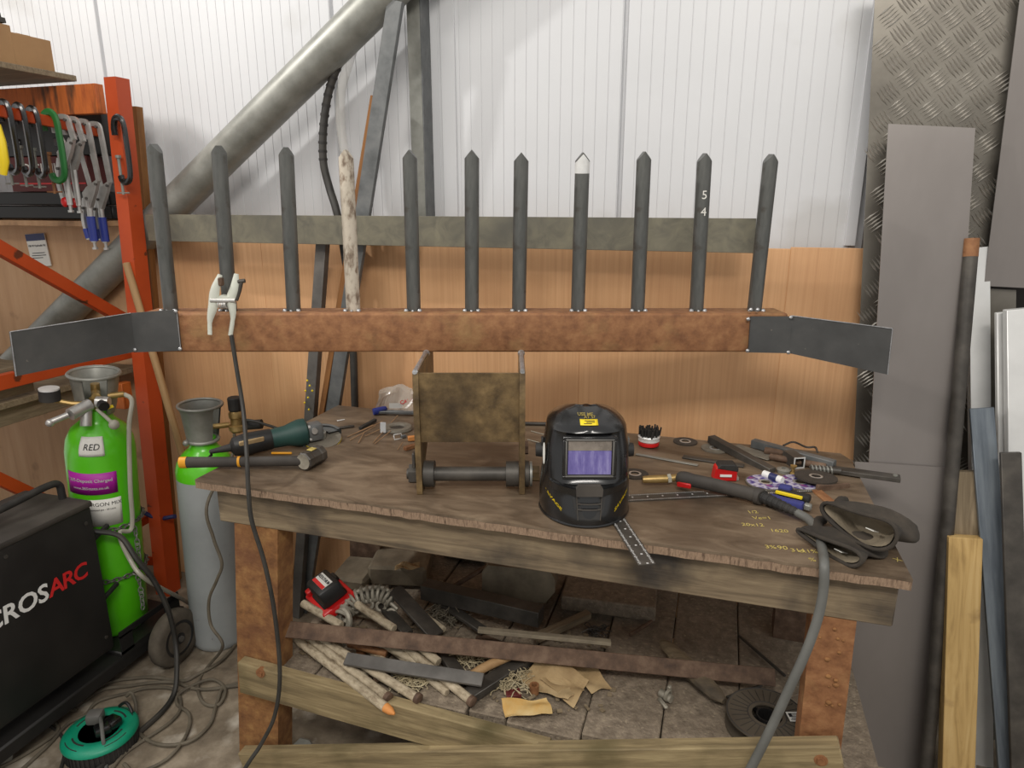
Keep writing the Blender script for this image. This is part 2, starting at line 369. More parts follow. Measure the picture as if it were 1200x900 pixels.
tim('front_rail', (BX0+.04, BY0+.045, zt-.05), (BX1-.005, BY0+.045, zt-.05), .045, .1, 'timber_grey')
tim('back_rail', (BX0+.04, BY1-.045, zt-.05), (BX1-.03, BY1-.045, zt-.05), .045, .1, 'timber_grey')
tim('side_rail', (BX0+.063, BY0+.07, zt-.05), (BX0+.063, BY1-.07, zt-.05), .045, .1, 'timber_grey')
tim('side_rail', (BX1-.06, BY0+.07, zt-.05), (BX1-.06, BY1-.07, zt-.05), .045, .1, 'timber_grey')
tim('cross_rail', (-.72, BY0+.16, zt-.075), (.02, BY0+.16, zt-.075), .04, .145, 'timber_grey')
# rusty steel channel legs
def leg(xt, xb, y, w, m):
    def ch(x, z): return [Vector((x-w/2, y, z)), Vector((x+w/2, y, z)), Vector((x+w/2, y+.07, z)), Vector((x+w/2-.008, y+.07, z)), Vector((x+w/2-.008, y+.008, z)), Vector((x-w/2+.008, y+.008, z)), Vector((x-w/2+.008, y+.07, z)), Vector((x-w/2, y+.07, z))]
    return MB().rings([ch(xt, zt-.1), ch(xb, 0)]).build('leg', m, wb, smooth=0)
leg(-1.135, -1.215, BY0+.025, .135, 'rust_leg'); l2 = leg(.276, .292, BY0+.025, .085, 'rust')
b = MB()
for k in range(14):
    q = at_y(random.uniform(955, 990), random.uniform(735, 840), BY0+.024); b.ball(q, random.uniform(.003, .007), sc=(1, .6, .8), u=8, v=5)
b.build('weld_spatter', 'rust_leg', l2)
leg(-1.135, -1.18, BY1-.1, .12, 'rust_dark'); leg(.272, .285, BY1-.1, .095, 'rust_dark')
# lower boards
a = at_y(284, 790, BY0+.008); c = at_y(590, 872, BY0+.008)
tim('lower_rail', a, c+Vector((.12, 0, -.012)), .034, .104)
a = at_y(287, 889, BY0-.012); c = at_y(986, 883, BY0-.012)
tim('diagonal_brace', a, c, .036, .064)
for u, v in ((305, 789), (962, 891)):
    b = MB(); q = at_y(u, v, BY0-.012 if v < 800 else BY0-.03); b.cyl(q+Vector((0, .012, 0)), q+Vector((0, -.006, 0)), .0085, seg=6); b.cyl(q+Vector((0, .012, 0)), q+Vector((0, -.001, 0)), .014, seg=16)
    b.build('bolt', 'rust', wb)
SZ = .35
xx = -1.16; i = 0
for wdt in (.15, .16, .15, .15, .105, .195, .19, .19, .19, .12):
    y0 = BY0+.05+random.uniform(-.012, .012); yb = 2.16
    if i == 3: y0 -= .02
    zz = SZ-.0045*(i % 3)
    MB().box((xx+wdt/2, (y0+yb)/2, zz-.018), (wdt-.004, yb-y0, .036), bev=.003).jitter(.002, 6, i).build('shelf_board', 'grit_board', wb, smooth=0)
    xx += wdt; i += 1
tim('shelf_bearer', (-1.15, 1.52, SZ-.068), (.30, 1.52, SZ-.068), .05, .05, 'timber_grey')
tim('shelf_bearer', (-1.15, 2.02, SZ-.068), (.30, 2.02, SZ-.068), .05, .05, 'timber_grey')
# chalk writing on the bench top (numbers and tallies, right front)
b = MB()
def chalk(s, u, v, size, ang): b.text(s, size, T(at_z(u, v, BZ+.0008)) @ RZ(ang), .0004)
chalk('1/2', 882, 600, .02, 20); chalk('Ve=1', 893, 607, .02, 17); chalk('20x12', 882, 615, .02, 12); chalk('1620', 913, 622, .02, 10)
chalk('3%', 903, 641, .02, 10); chalk('90', 917, 642, .022, 10); chalk('314', 935, 645, .02, 12); chalk('o.1%', 947, 646, .02, 12); chalk('%', 952, 656, .02, 12); chalk('X', 1052, 656, .02, 30)
b.build('chalk_writing', 'chalk', wb, smooth=0)
# ================================================================== SPIKED BEAM (welded to its bracket, standing on the bench)
A = VIEW       # frame: x across the view, y away, z up
sb = thing('spiked_beam', VIEW @ T((-.165, 1.68, .92)), 'long rusty steel beam with eleven upright spikes on a rusty bracket', 'steel attachment')
BF = 1.80; BT = 1.342; BB = 1.236
def la(p): return VIEW.inverted() @ p
xl = la(at_f(205, 390, BF)).x-.09; xrr = la(at_f(878, 390, BF)).x+.10
b = MB().box(((xl+xrr)/2, BF+.05, (BT+BB)/2), (xrr-xl, .1, BT-BB), bev=.007, seg=3)
b.build('beam', 'rust', sb, A)
tips = [(180, 168), (256, 170), (335, 172), (405, 175), (480, 175), (553, 175), (611, 178), (683, 178), (755, 177), (826, 179), (904, 180)]
base = [(200, 361), (269, 361), (344, 362), (414, 362), (485, 364), (553, 364), (608, 365), (677, 365), (747, 365), (816, 364), (884, 363)]
for i in range(11):
    pb = la(at_f(*base[i], BF+.05)); pb.z = BT-.003; pt = la(at_f(*tips[i], BF+.022))
    L = (pt-pb).length; r = .0188
    M = A @ frame(pb, pt-pb, (1, 0, 0))        # local x up the spike, local z across the view
    rg = []
    for h in (0, L*.5, L-.03): rg.append([Vector((h, r*math.cos(2*math.pi*k/20), r*math.sin(2*math.pi*k/20))) for k in range(20)])
    top = []
    for k in range(20):
        y_, z_ = r*math.cos(2*math.pi*k/20), r*math.sin(2*math.pi*k/20)
        top.append(Vector((L-.001-abs(z_)*1.15, y_, z_)))
    rg.append(top)
    b = MB().rings(rg, cap1=False); b.bm.verts.ensure_lookup_table(); vt = b.bm.verts[-20:]
    b.bm.faces.new(vt[0:11]); b.bm.faces.new(vt[10:20]+[vt[0]])
    ks = b.build('spike', 'steel_paintworn' if i == 3 else 'steel_tine', sb, M, smooth=35)
    if i == 7:
        MB().rings([[p*1.0+Vector((.0, 0, 0)) for p in q_] for q_ in ([Vector((L-.052, v.y*1.02, v.z*1.02)) for v in rg[2]], [Vector((L-.03, v.y*1.02, v.z*1.02)) for v in rg[2]], [Vector((v.x-.004, v.y*1.03, v.z*1.03)) for v in top])], cap0=False, cap1=False).build('ground_tip', 'bright_cut', ks, M, smooth=35)
    if i == 9:
        Mt_ = M @ Matrix(((0, 1, 0, L*.70), (0, 0, 1, .0194), (1, 0, 0, 0), (0, 0, 0, 1)))
        MB().text('5', .03, Mt_ @ T((0, .02, 0)), .0006).text('4', .03, Mt_ @ T((0, -.022, 0)), .0006).build('chalk_writing', 'paper_white', ks, None, smooth=0)
    b = MB()
    for sx in (-1, 1): b.ball((pb.x+sx*.018, pb.y-.017, BT+.001), .0065, u=10, v=6)
    b.ball((pb.x, pb.y-.022, BT+.001), .004, u=8, v=5)
    b.build('weld_bead', 'weld', sb, A)
if True:
    o = [k for k in ALLK(sb) if k.name.startswith('spike')]
    for k in o:
        if k.data.materials[0].name == 'steel_paintworn': k['label'] = 'spike with worn white paint'
# end plates and the wings bent towards the viewer
def slab(name, q, t, m, par, edge=None):
    q = [Vector(p) for p in q]; nrm = (q[1]-q[0]).cross(q[3]-q[0]).normalized()
    if nrm.y < 0: nrm = -nrm
    return MB().rings([q, [p+nrm*t for p in q]]).build(name, m, par, A, smooth=0)
f0 = BF-.007
def fl(u, v, f): return la(at_f(u, v, f))
slab('end_plate', [fl(153, 367, f0), fl(207, 363, f0), fl(212, 411, f0), fl(157, 413, f0)], .006, 'steel_plate', sb)
slab('end_plate', [fl(880, 371, f0), fl(928, 371, f0), fl(925, 414, f0), fl(877, 413, f0)], .006, 'steel_plate', sb)
slab('wing_plate', [fl(12, 389, 1.56), fl(153, 367, f0), fl(159, 412, f0), fl(19, 441, 1.56)], .007, 'steel_plate', sb)
slab('wing_plate', [fl(928, 370, f0), fl(1046, 385, 1.63), fl(1040, 439, 1.63), fl(925, 414, f0)], .007, 'steel_plate', sb)
b = MB()
for pl, f_ in ((((12, 389), (19, 441)), 1.559), (((1046, 385), (1040, 439)), 1.629), (((207, 363), (212, 411)), f0-.001), (((12, 389), (153, 367)), None), (((928, 370), (1046, 385)), None)):
    if f_: p, q = fl(*pl[0], f_), fl(*pl[1], f_)
    elif pl[0][0] < 500: p, q = fl(*pl[0], 1.559), fl(*pl[1], f0-.001)
    else: p, q = fl(*pl[0], f0-.001), fl(*pl[1], 1.629)
    b.tube([p, q], .0012, 6)
b.build('ground_edge', 'weld', sb, A)
b = MB()
for u, v in ((158, 410), (211, 409), (206, 365), (877, 374), (876, 411), (927, 372), (924, 413), (880, 363), (888, 363)): b.ball(fl(u, v, f0-.002), .0055, sc=(1, .7, 1), u=10, v=6)
b.build('weld_bead', 'weld', sb, A)
# bracket: two cheek plates, front panel, pin with collars and nuts
xL = fl(489, 500, 1.58).x; xR = fl(612, 500, 1.58).x
def cheek(x):
    poly = [(1.578, BZ+.001), (1.625, BZ+.001), (1.66, .985), (1.72, 1.02), (1.895, 1.14), (1.895, BB-.001), (1.58, BB-.001), (1.572, 1.17), (1.574, 1.03)]
    M = Matrix(((0, 0, 1, x-.007), (1, 0, 0, 0), (0, 1, 0, 0), (0, 0, 0, 1)))
    return MB().prism(poly, .014, M).build('cheek_plate', 'panel_rust', sb, A, smooth=0)
cheek(xL); cheek(xR)
zp = fl(550, 519, 1.585).z
slab('front_panel', [(xL+.007, 1.582, BB-.004), (xR-.007, 1.582, BB-.004), (xR-.007, 1.59, zp), (xL+.007, 1.59, zp)], .008, 'panel_rust', sb)
slab('back_panel', [(xL+.007, 1.80, 1.17), (xR-.007, 1.80, 1.17), (xR-.007, 1.72, 1.05), (xL+.007, 1.72, 1.05)], .008, 'rust_dark', sb)
b = MB()
for x in (xL, xR):
    b.tube([(x, 1.579, BB+.001), (x, 1.70, BB+.002), (x, 1.79, BB+.001)], .0062, 8)
b.jitter(.0022, 60).build('ground_edge', 'weld', sb, A)
b = MB()
for x in (xL, xR): b.ball((x, BF-.003, BB-.002), .01, u=10, v=6)
b.build('weld_bead', 'weld', sb, A)
zc = fl(555, 555, 1.62).z; yc = 1.62
pin = MB().tube([(xL-.022, yc, zc), (xR+.03, yc, zc)], .0185, 20).build('pin', 'steel_dark', sb, A)
MB().tube([(xL+.008, yc, zc), (xL+.034, yc, zc)], .034, 22).build('collar', 'steel_dark', pin, A)
MB().tube([(xR-.04, yc, zc), (xR-.008, yc, zc)], .033, 22).build('collar', 'steel_dark', pin, A)
MB().tube([(xR+.008, yc, zc), (xR+.018, yc, zc)], .034, 22).build('washer', 'steel_dark', pin, A)
MB().tube([(xR+.02, yc, zc), (xR+.026, yc, zc)], .032, 22).build('washer', 'galv', pin, A)
MB().tube([(xR+.026, yc, zc), (xR+.044, yc, zc)], .021, 6).build('nut', 'panel_rust', pin, A, smooth=0)
MB().tube([(xL-.03, yc, zc), (xL-.008, yc, zc)], .026, 6).build('nut', 'steel_dark', pin, A, smooth=0)
MB().tube([(xL-.036, yc, zc), (xL-.028, yc, zc)], .014, 12).build('bolt_end', 'steel_dark', pin, A)
MB().tube([(xR+.007, 1.62, 1.03), (xR+.016, 1.62, 1.03)], .018, 6).build('bolt_head', 'rust_dark', sb, A, smooth=0)
MB().box((xL-.014, 1.60, 1.005), (.008, .02, .04), bev=.002).build('tab', 'steel_dark', sb, A)
# ---- earth clamp biting the second spike, with its lead to the floor
P = at_f(266, 350, BF-.022)
ec = thing('earth_clamp', VIEW @ T(la(P)), 'silver spring earth clamp gripping the second spike from the left', 'clamp')
M = VIEW @ T(la(P))
def cl(u, v, dy=0): return M.inverted() @ at_f(u, v, BF-.022+dy)
for ps, nm in (([(258, 322), (252, 340), (250, 357), (246, 375), (246, 392)], 'jaw_handle'), ([(277, 321), (275, 338), (271, 352), (273, 370), (270, 393)], 'jaw_handle')):
    q = [cl(*p) for p in ps]
    MB().tube(cr(q, 5), [.0035+.0045*math.sin(math.pi*min(1, i/16)) for i in range(21)], 10, flat=(1.7, 1.0)).build(nm, 'enamel_white', ec, M)
MB().tube([cl(247, 352, -.004), cl(276, 352, -.004)], .0065, 10).build('hinge_pin', 'chrome', ec, M)
sp_ = []
for i in range(60): t = i/59; a_ = t*2*math.pi*5; sp_.append(cl(256+10*t, 357)+Vector((0, .009*math.cos(a_), .009*math.sin(a_))))
MB().tube(sp_, .0016, 6).build('spring', 'chrome', ec, M)
MB().prism([(-.021, -.006), (-.004, .010), (.018, .006), (.02, -.012), (0, -.003)], .02, T(cl(262, 350)) @ RX(90) @ T((0, 0, -.012))).build('body', 'enamel_white', ec, M)
MB().box(cl(259, 330), (.011, .018, .022), bev=.003).build('jaw_pad', 'rust_dark', ec, M)
MB().tube([cl(277, 352), cl(281, 340), cl(283, 330)], .005, 8).tube([cl(279, 330), cl(287, 329)], .0055, 8).build('lug', 'steel_dark', ec, M)
pts = [at_f(271, 392, BF-.02), at_f(277, 430, 1.77), at_f(285, 480, 1.74), at_y(289, 530, 1.36), at_y(291, 572, 1.332), at_y(295, 610, 1.325), at_y(310, 660, 1.325), at_y(322, 720, 1.32), at_y(328, 790, 1.31), at_y(322, 838, 1.29), at_y(306, 872, 1.27), at_y(290, 896, 1.24), at_z(250, 960, .01)]
MB().tube(cr(pts, 8), .0056, 8).build('lead', 'cable_black', ec)
# ================================================================== LEFT: pallet rack with its load
rk = thing('pallet_rack', (-2.26, 1.7, 0), 'bright orange steel pallet rack frame at the left with cross braces', 'rack')
XF = -2.26
PYr = 2.035
def post(Y, dx=0.):
    """folded channel upright: narrow front flange and a deep side web"""
    def ring(z):
        v = 650-(650-95)*(z-.15)/1.9
        k = (v-95)/555.; a, c = at_y(122+56*k, v, PYr).x, at_y(136+56*k, v, PYr).x
        D = at_x(152+56*k, v, c).y-PYr; D = min(D, .075); a += dx; c += dx
        P = [(c, 0), (a, 0), (a, .05), (a+.008, .05), (a+.008, .008), (c-.008, .008), (c-.008, D), (c, D)]
        return [Vector((x, Y+y, z)) for x, y in P]
    return MB().rings([ring(0.0), ring(2.045)]).build('upright', 'orange', rk, smooth=0)
post(PYr); post(1.0, -.1)
bar('rear_beam', (-2.185, 2.09, 1.985), (-3.9, 2.09, 1.985), .035, .10, 'orange_rusty', rk)
bar('front_beam', (-2.255, 1.06, 2.0), (-3.9, 1.06, 2.0), .045, .105, 'orange_rusty', rk)
bar('rear_beam', (-2.235, 2.06, .88), (-3.9, 2.06, .88), .045, .105, 'orange_rusty', rk)
def brace(p, q, w=.045): return bar('cross_brace', p, q, .03, w, 'orange', rk)
a = at_x(0, 130, XF); c = at_x(141, 160, XF); d = c-a
bar('hanging_bar', a-d*1.6, c, .012, .036, 'orange', rk)
a = at_x(0, 291, XF); c = at_x(152, 378, XF); brace(a-(c-a)*1.2, c)
a = at_x(0, 448, XF); c = at_x(160, 410, XF); brace(a-(c-a)*1.2, c, .05)
a = at_x(0, 562, XF-.02); c = at_x(60, 590, XF-.02); brace(a-(c-a)*1.2, c+(c-a)*.5, .04)
a = at_y(150, 600, 2.1); brace(Vector((XF+.02, 1.25, .34)), Vector((XF+.02, 2.1, .34)), .035)
brace(Vector((XF+.02, 1.25, .62)), Vector((XF+.02, 2.1, .12)), .035)
# timber shelf in the rack, and top deck
def tim2(name, p0, p1, w, t, m, label, cat, **k): return bar(name, p0, p1, w, t, m, None, bev=.002, jit=.0012, label=label, cat=cat, **k)
o = MB().box((-2.87, 1.68, .962), (1.18, 1.0, .022), bev=.002).build('shelf_deck', 'timber_weathered'); tag(o, 'plain wooden deck lying on the lower level of the orange rack', 'board')
tim2('timber_batten', (-2.33, 1.15, .915), (-2.33, 2.05, .915), .03, .065, 'timber_weathered', 'pale weathered timber batten under the lower deck of the orange rack', 'batten')
tim2('timber_batten', (-2.315, 1.0, 1.03), (-2.315, 1.74, 1.03), .02, .1, 'timber_weathered', 'pale timber board end behind the left tip of the beam wing plate', 'board')
o = MB().box((-2.95, 1.62, 2.065), (1.25, 1.02, .02), bev=.002).build('plywood_sheet', 'timber_weathered'); tag(o, 'worn plywood sheet lying on top of the orange rack', 'plywood')
zt2 = 2.076
def carton(c, d, rz, label, open_=False):
    M = T((c[0], c[1], zt2)) @ RZ(rz)
    t = thing('cardboard_box', M, label, 'box', 'cardboard boxes on the rack')
    MB().box((0, 0, d[2]/2), d, bev=.002).jitter(.0015, 9).build('carton', 'cardboard', t, M, smooth=0)
    b = MB(); b.box((0, -d[1]/2-.001, d[2]*.93), (d[0]*.96, .002, d[2]*.1)); b.box((0, 0, d[2]+.001), (d[0]*.96, .05, .002)); b.build('flap', 'cardboard', t, M, smooth=0)
    return t
carton((-2.53, 1.985, 0), (.34, .19, .107), -2, 'low brown cardboard box at the right on top of the orange rack')
yk = at_x(17, 50, -2.36).y; hk = at_x(17, 31, -2.36).z-zt2
carton((-2.535, yk-.155, 0), (.35, .30, hk), 0, 'taller brown cardboard box at the left edge of the rack top')
ob = MB()
for k in range(4): ob.box((-2.50, yk-.10+.012*k, zt2+hk+.012+.018*k), (.28-.03*k, .16-.02*k, .016))
ob = ob.jitter(.014, 12, 3).build('rubber_offcut', 'black_dusty'); tag(ob, 'dark crumpled rubber offcuts lying on the taller cardboard box', 'rubber')
M = T((-2.52, yk-.22, zt2+hk+.10)) @ RX(-24)
t = thing('cardboard_box', M, 'tilted brown cardboard box at the top left corner above the dark rubber', 'box', 'cardboard boxes on the rack')
MB().box((0, 0, .06), (.30, .26, .12), bev=.002).build('carton', 'cardboard', t, M, smooth=0)
MB().box((0, 0, .121), (.29, .05, .002)).build('flap', 'cardboard', t, M, smooth=0)
# long dark steel tubes stacked on a ledge above the pale plywood
lg = bar('timber_ledge', (-2.30, 2.165, 1.545), (-3.6, 2.165, 1.545), .10, .022, 'ply_pale', label='thin timber ledge along the top of the pale plywood inside the rack', cat='ledge')
for k, (dy, z) in enumerate(((2.143, 1.587), (2.19, 1.587), (2.143, 1.64), (2.19, 1.64))):
    o = bar('steel_box_section', (-2.29, dy, z), (-3.6, dy, z), .044, .05, 'black_paint', bev=.004)
    tag(o, 'black steel box section lying on the ledge inside the orange rack', 'box section', 'black box sections in the rack')
bxm = T((-2.53, 2.165, 1.666))
t = thing('tool_carton', bxm, 'dark red printed carton behind the hanging clamps', 'box')
MB().box((0, 0, .065), (.40, .085, .13), bev=.002).build('carton', 'dark_red', t, bxm, smooth=0)
MB().text('DIGI-MIG', .05, bxm @ T((-.02, -.0435, .085)) @ RX(90), bold=.01).build('lettering', 'paper_white', t, smooth=0)
MB().box((0, -.0435, .03), (.36, .001, .006), M=bxm).build('print_line', 'red_print', t, smooth=0)
# black case above
bxm = T((-2.56, 2.165, 1.797))
t = thing('tool_case', bxm, 'flat black tool case on top of the dark red carton', 'case')
MB().box((.05, 0, .075), (.56, .085, .15), bev=.01, seg=2).build('case', 'black_paint', t, bxm)
MB().box((.1, -.044, .05), (.03, .006, .03), bev=.002, M=bxm).box((-.1, -.044, .05), (.03, .006, .03), bev=.002, M=bxm).build('latch', 'black_gloss', t)
# instruction label card on the pale plywood
p = at_y(45, 293, WY0-.006)
lb = thing('label_card', (p.x, WY0-.004, p.z-.06), 'small blue and white printed card fixed on the pale plywood in the rack', 'label')
M = T(p) @ RY(-4)
MB().box((0, 0, 0), (.105, .004, .135), M=M).build('card', 'paper_white', lb, smooth=0)
MB().box((0, -.0025, .053), (.105, .001, .028), M=M).build('header', 'label_blue', lb, smooth=0)
MB().text('100 W Hydraulic Kit', .0115, M @ T((0, -.0026, .018)) @ RX(90), bold=.01).box((0, -.0025, -.012), (.07, .0006, .003), M=M).box((0, -.0025, -.022), (.08, .0006, .003), M=M).box((-.01, -.0025, -.032), (.06, .0006, .003), M=M).build('lettering', 'ink', lb, smooth=0)
# ---- clamps on the hanging bar
def hang(u, dv=0): return at_x(u, 130+.215*u+dv, XF)
def c_clamp(M, m, label, k=1., screw='galv'):
    t = thing('c_clamp', M, label, 'clamp', 'clamps hanging on the orange bar')
    path = cr([Vector(p)*k for p in [(-.036, 0, -.035), (-.035, 0, .0), (-.018, 0, .032), (.016, 0, .034), (.038, 0, .008), (.042, 0, -.06), (.042, 0, -.15), (.034, 0, -.212), (.006, 0, -.232), (-.026, 0, -.226), (-.036, 0, -.205)]], 4)
    MB().tube([M @ p for p in path], .0125*k, 8, flat=(1.2, .9)).build('clamp_frame', m, t)
    ins = cr([Vector(p)*k for p in [(.028, 0, .0), (.030, 0, -.06), (.030, 0, -.15), (.024, 0, -.20)]], 4)
    MB().tube([M @ p for p in ins], .005*k, 6, flat=(.8, .6)).build('web', m, t)
    b = MB().cyl(M @ Vector((-.036*k, 0, -.13*k)), M @ Vector((-.036*k, 0, -.285*k)), .0062*k, seg=10)
    b.cyl(M @ Vector((-.036*k, 0, -.118*k)), M @ Vector((-.036*k, 0, -.13*k)), .012*k, seg=12); b.build('screw', screw, t)
    MB().cyl(M @ Vector((-.066*k, -.01*k, -.278*k)), M @ Vector((-.006*k, .01*k, -.278*k)), .0035*k, seg=8).build('tommy_bar', screw, t)
    return t
c1 = c_clamp(T(hang(5)) @ RZ(-12), 'black_gloss', 'black C clamp at the far left of the hanging row, beside the yellow handle', .80)
for u, lab in ((22, 'second black C clamp from the left in the hanging row'), (38, 'third black C clamp from the left, next to the green clamp')):
    dup(c1, T(hang(u)) @ RZ(-14), lab)
c_clamp(T(hang(58)) @ RZ(-2), 'green_clamp', 'green C clamp with a rusty screw hanging beside the black ones', .84, 'rust')
o = dup(c1, T(at_y(139, 148, 2.01)) @ RZ(-14), 'lone black C clamp hooked on the orange upright at the right end of the row')
def locking(M, L, grip, label, tip=None):
    """C jaw locking pliers: hooked jaw over the bar, long arms, pivot body and two handles"""
    t = thing('locking_clamp', M, label, 'clamp', 'clamps hanging on the orange bar')
    def fb(name, pts, w, th, m, n=5):
        pts = cr([Vector(p) for p in pts], n) if n > 1 else [Vector(p) for p in pts]
        rg = []
        for i, p in enumerate(pts):
            tg = (pts[min(i+1, len(pts)-1)]-pts[max(i-1, 0)]).normalized(); nn = Vector((0, 1, 0)).cross(tg)
            rg.append([M @ (p+nn*sx*w/2+Vector((0, sy*th/2, 0))) for sx, sy in ((1, 1), (-1, 1), (-1, -1), (1, -1))])
        return MB().rings(rg).build(name, m, t, smooth=30)
    fb('jaw_arm', [(-.024, 0, -.03), (-.022, 0, .012), (-.002, 0, .022), (.03, 0, .02), (.038, 0, -.01), (.043, 0, -L*.5), (.048, 0, -L+.02)], .017, .010, 'chrome')
    fb('jaw_arm', [(-.022, .012, -.08), (-.016, .012, -L*.6), (-.002, .012, -L)], .014, .008, 'chrome')
    MB().prism([(.052, -L+.03), (.03, -L-.02), (.0, -L-.075), (-.022, -L-.07), (-.024, -L-.02), (-.004, -L+.0)], .016, M @ RX(90) @ T((0, 0, -.008))).build('body', 'chrome', t, smooth=0)
    MB().tube([M @ Vector((-.009, 0, -L-.05)), M @ Vector((-.011, 0, -L-.10)), M @ Vector((-.011, 0, -L-.20))], [.0115, .012, .011], 10, flat=(1, .8)).build('handle', 'chrome', t)
    fb('lever', [(-.024, 0, -L-.04), (-.038, 0, -L-.09), (-.042, 0, -L-.13), (-.032, 0, -L-.19)], .012, .012, 'chrome')
    for p in ((.04, -L+.01), (-.008, -L-.04), (.03, .012), (-.03, -L-.075)): MB().cyl(M @ Vector((p[0], -.006, p[1])), M @ Vector((p[0], -.0125, p[1])), .005, seg=10).build('rivet', 'steel_mill', t)
    if grip == 'blue_grip':
        MB().tube([M @ Vector((-.011, 0, -L-.105)), M @ Vector((-.011, 0, -L-.195))], .0165, 10, flat=(1, .85)).build('grip', grip, t)
        MB().tube([M @ Vector((-.040, 0, -L-.15)), M @ Vector((-.034, 0, -L-.185))], .0105, 10).build('grip', grip, t)
    else:
        MB().ball((0, 0, 0), .014, M=M @ T((-.030, 0, -L-.19)), sc=(1, .8, 1.3)).build('lever_tip', grip, t)
    MB().cyl(M @ Vector((-.011, 0, -L-.195)), M @ Vector((-.011, 0, -L-.222)), .0055, seg=10).cyl(M @ Vector((-.011, 0, -L-.218)), M @ Vector((-.011, 0, -L-.226)), .010, seg=12).build('adjusting_screw', 'chrome', t)
    return t
locking(T(hang(70)) @ RZ(8), .075, 'red_plastic', 'shorter locking clamp with red lever tip just right of the green clamp')
locking(T(hang(81)) @ RZ(8), .075, 'red_plastic', 'second shorter locking clamp with red lever tip, beside the long blue gripped ones')
locking(T(hang(93)) @ RZ(6), .205, 'blue_grip', 'left one of the two long locking clamps with blue grips')
locking(T(hang(107)) @ RZ(6), .205, 'blue_grip', 'right one of the two long locking clamps with blue grips, near the orange upright')
M = T(hang(-4)+Vector((.05, -.05, -.10)))
t = thing('spring_clamp', M, 'yellow plastic clamp handle at the left photo edge in the hanging row', 'clamp')
MB().tube([M @ Vector(p) for p in ((0, 0, .05), (.004, 0, .0), (.002, 0, -.06), (-.006, 0, -.10))], [.014, .018, .018, .010], 12, flat=(1.2, .8)).build('handle', 'yellow', t)
MB().tube([M @ Vector(p) for p in ((-.05, .0, .12), (-.02, 0, .10), (0, 0, .05))], .008, 8).build('jaw', 'black_paint', t)
# broom handle and brown post beside the rack
p0 = at_y(148, 308, 2.03); p1 = at_y(216, 540, 1.98); d = (p1-p0).normalized()
rod('broom_handle', p0, p1+d*(p1.z/-d.z-.01 if d.z < 0 else .6), .0135, 'wood_rod', label='long round wooden broom handle leaning on the orange upright', cat='handle')
a = at_y(158, 125, 2.16); c = at_y(192, 520, 2.16); d = (c-a).normalized()
tim2('timber_post', a, a+d*(a.z/-d.z), .03, .045, 'timber_brown', 'narrow brown timber post standing right behind the orange upright', 'post', up=(1, 0, 0))
# junk under the rack
for k, (x0, x1, y, z, w, t_, ry) in enumerate(((-2.45, -3.6, 1.5, .12, .12, .03, 0), (-2.42, -3.6, 1.68, .12, .12, .03, 0), (-2.4, -3.6, 1.88, .12, .12, .03, 0))):
    o = bar('pallet_board', (x0, y, z), (x1, y, z), w, t_, 'timber_weathered', bev=.002, jit=.002); tag(o, 'weathered timber board lying on the pallet blocks under the rack', 'board', 'boards under the rack')
o = bar('pallet_bearer', (-2.6, 1.4, .052), (-2.6, 2.0, .052), .1, .104, 'timber_weathered'); tag(o, 'short timber bearer under the pallet boards beneath the rack', 'bearer')
o = MB().tube(cr([at_y(205, 605, 2.05), at_y(185, 607, 2.05), at_y(160, 596, 2.0), at_y(148, 585, 1.95), at_y(100, 575, 2.0)], 6), .009, 8).build('air_hose', 'label_blue'); tag(o, 'dark blue air hose looped on the foot of the orange rack', 'hose')
b = MB(); b.ball((0, 0, .05), .11, sc=(1.1, .7, .6), u=20, v=12); b.jitter(.03, 14, 2)
o = b.build('rag', 'cable_dusty', None, T((-2.32, 1.96, .02))); tag(o, 'crumpled grey rag lying on the floor behind the green cylinder', 'rag')
# ================================================================== GAS CYLINDERS
def cyl_shell(t, M, r, prof, m, name): return MB().lathe(prof, M, 36).build(name, m, t, smooth=50)
def wrap(M, r, a0, zc):      # flat label coords -> around the cylinder
    return lambda co: M @ Vector(((r)*math.cos(a0+co.x/r), (r)*math.sin(a0+co.x/r), zc+co.y))
def wraplabel(t, M, r, a0, zc, w, h, m, name, par=None):
    b = MB(); f = wrap(M, r, a0, zc); b.grid(lambda u, v: f(Vector(((u-.5)*w, (v-.5)*h, 0))), 14, 1)
    return b.build(name, m, par or t, smooth=60, mods=[('SOLIDIFY', dict(thickness=.0006, offset=1))])
def wraptext(b, txt, size, M, r, a0, zc, bold=.01, shear=0): b.text(txt, size, None, .0004, bend=wrap(M, r, a0, zc), bold=bold, shear=shear)
# --- green cylinder on the welder trolley
lo = Vector((-2.055, 1.695, .12)); hi = Vector((-1.985, 1.69, .83))
ax = (hi-lo).normalized()
M = Matrix.Translation(lo) @ ax.to_track_quat('Z', 'Y').to_matrix().to_4x4()
g = thing('gas_cylinder', M, 'bright green gas cylinder with magenta sticker chained on the welder trolley', 'gas cylinder')
r = .106
MB().lathe([(.0, .0), (.09, .0), (r-.004, .012), (r, .03), (r, .70), (r-.006, .74), (r-.022, .775), (r-.05, .80), (.046, .815), (.042, .845), (.0, .845)], M, 40).build('tank', 'green_paint', g, smooth=50)
toc = M.inverted() @ Vector((0, 0, H)); a0 = math.atan2(toc.y, toc.x)
b = MB(); b.grid(lambda u, v: M @ Vector(((r+.0012-.03*max(0, v-.2)**1.6)*math.cos(a0-.27+(u-.5)*.72), (r+.0012-.03*max(0, v-.2)**1.6)*math.sin(a0-.27+(u-.5)*.72), .712+.062*v)), 10, 6)
tg_ = b.build('paper_tag', 'paper_white', g, smooth=60, mods=[('SOLIDIFY', dict(thickness=.0008, offset=1))])
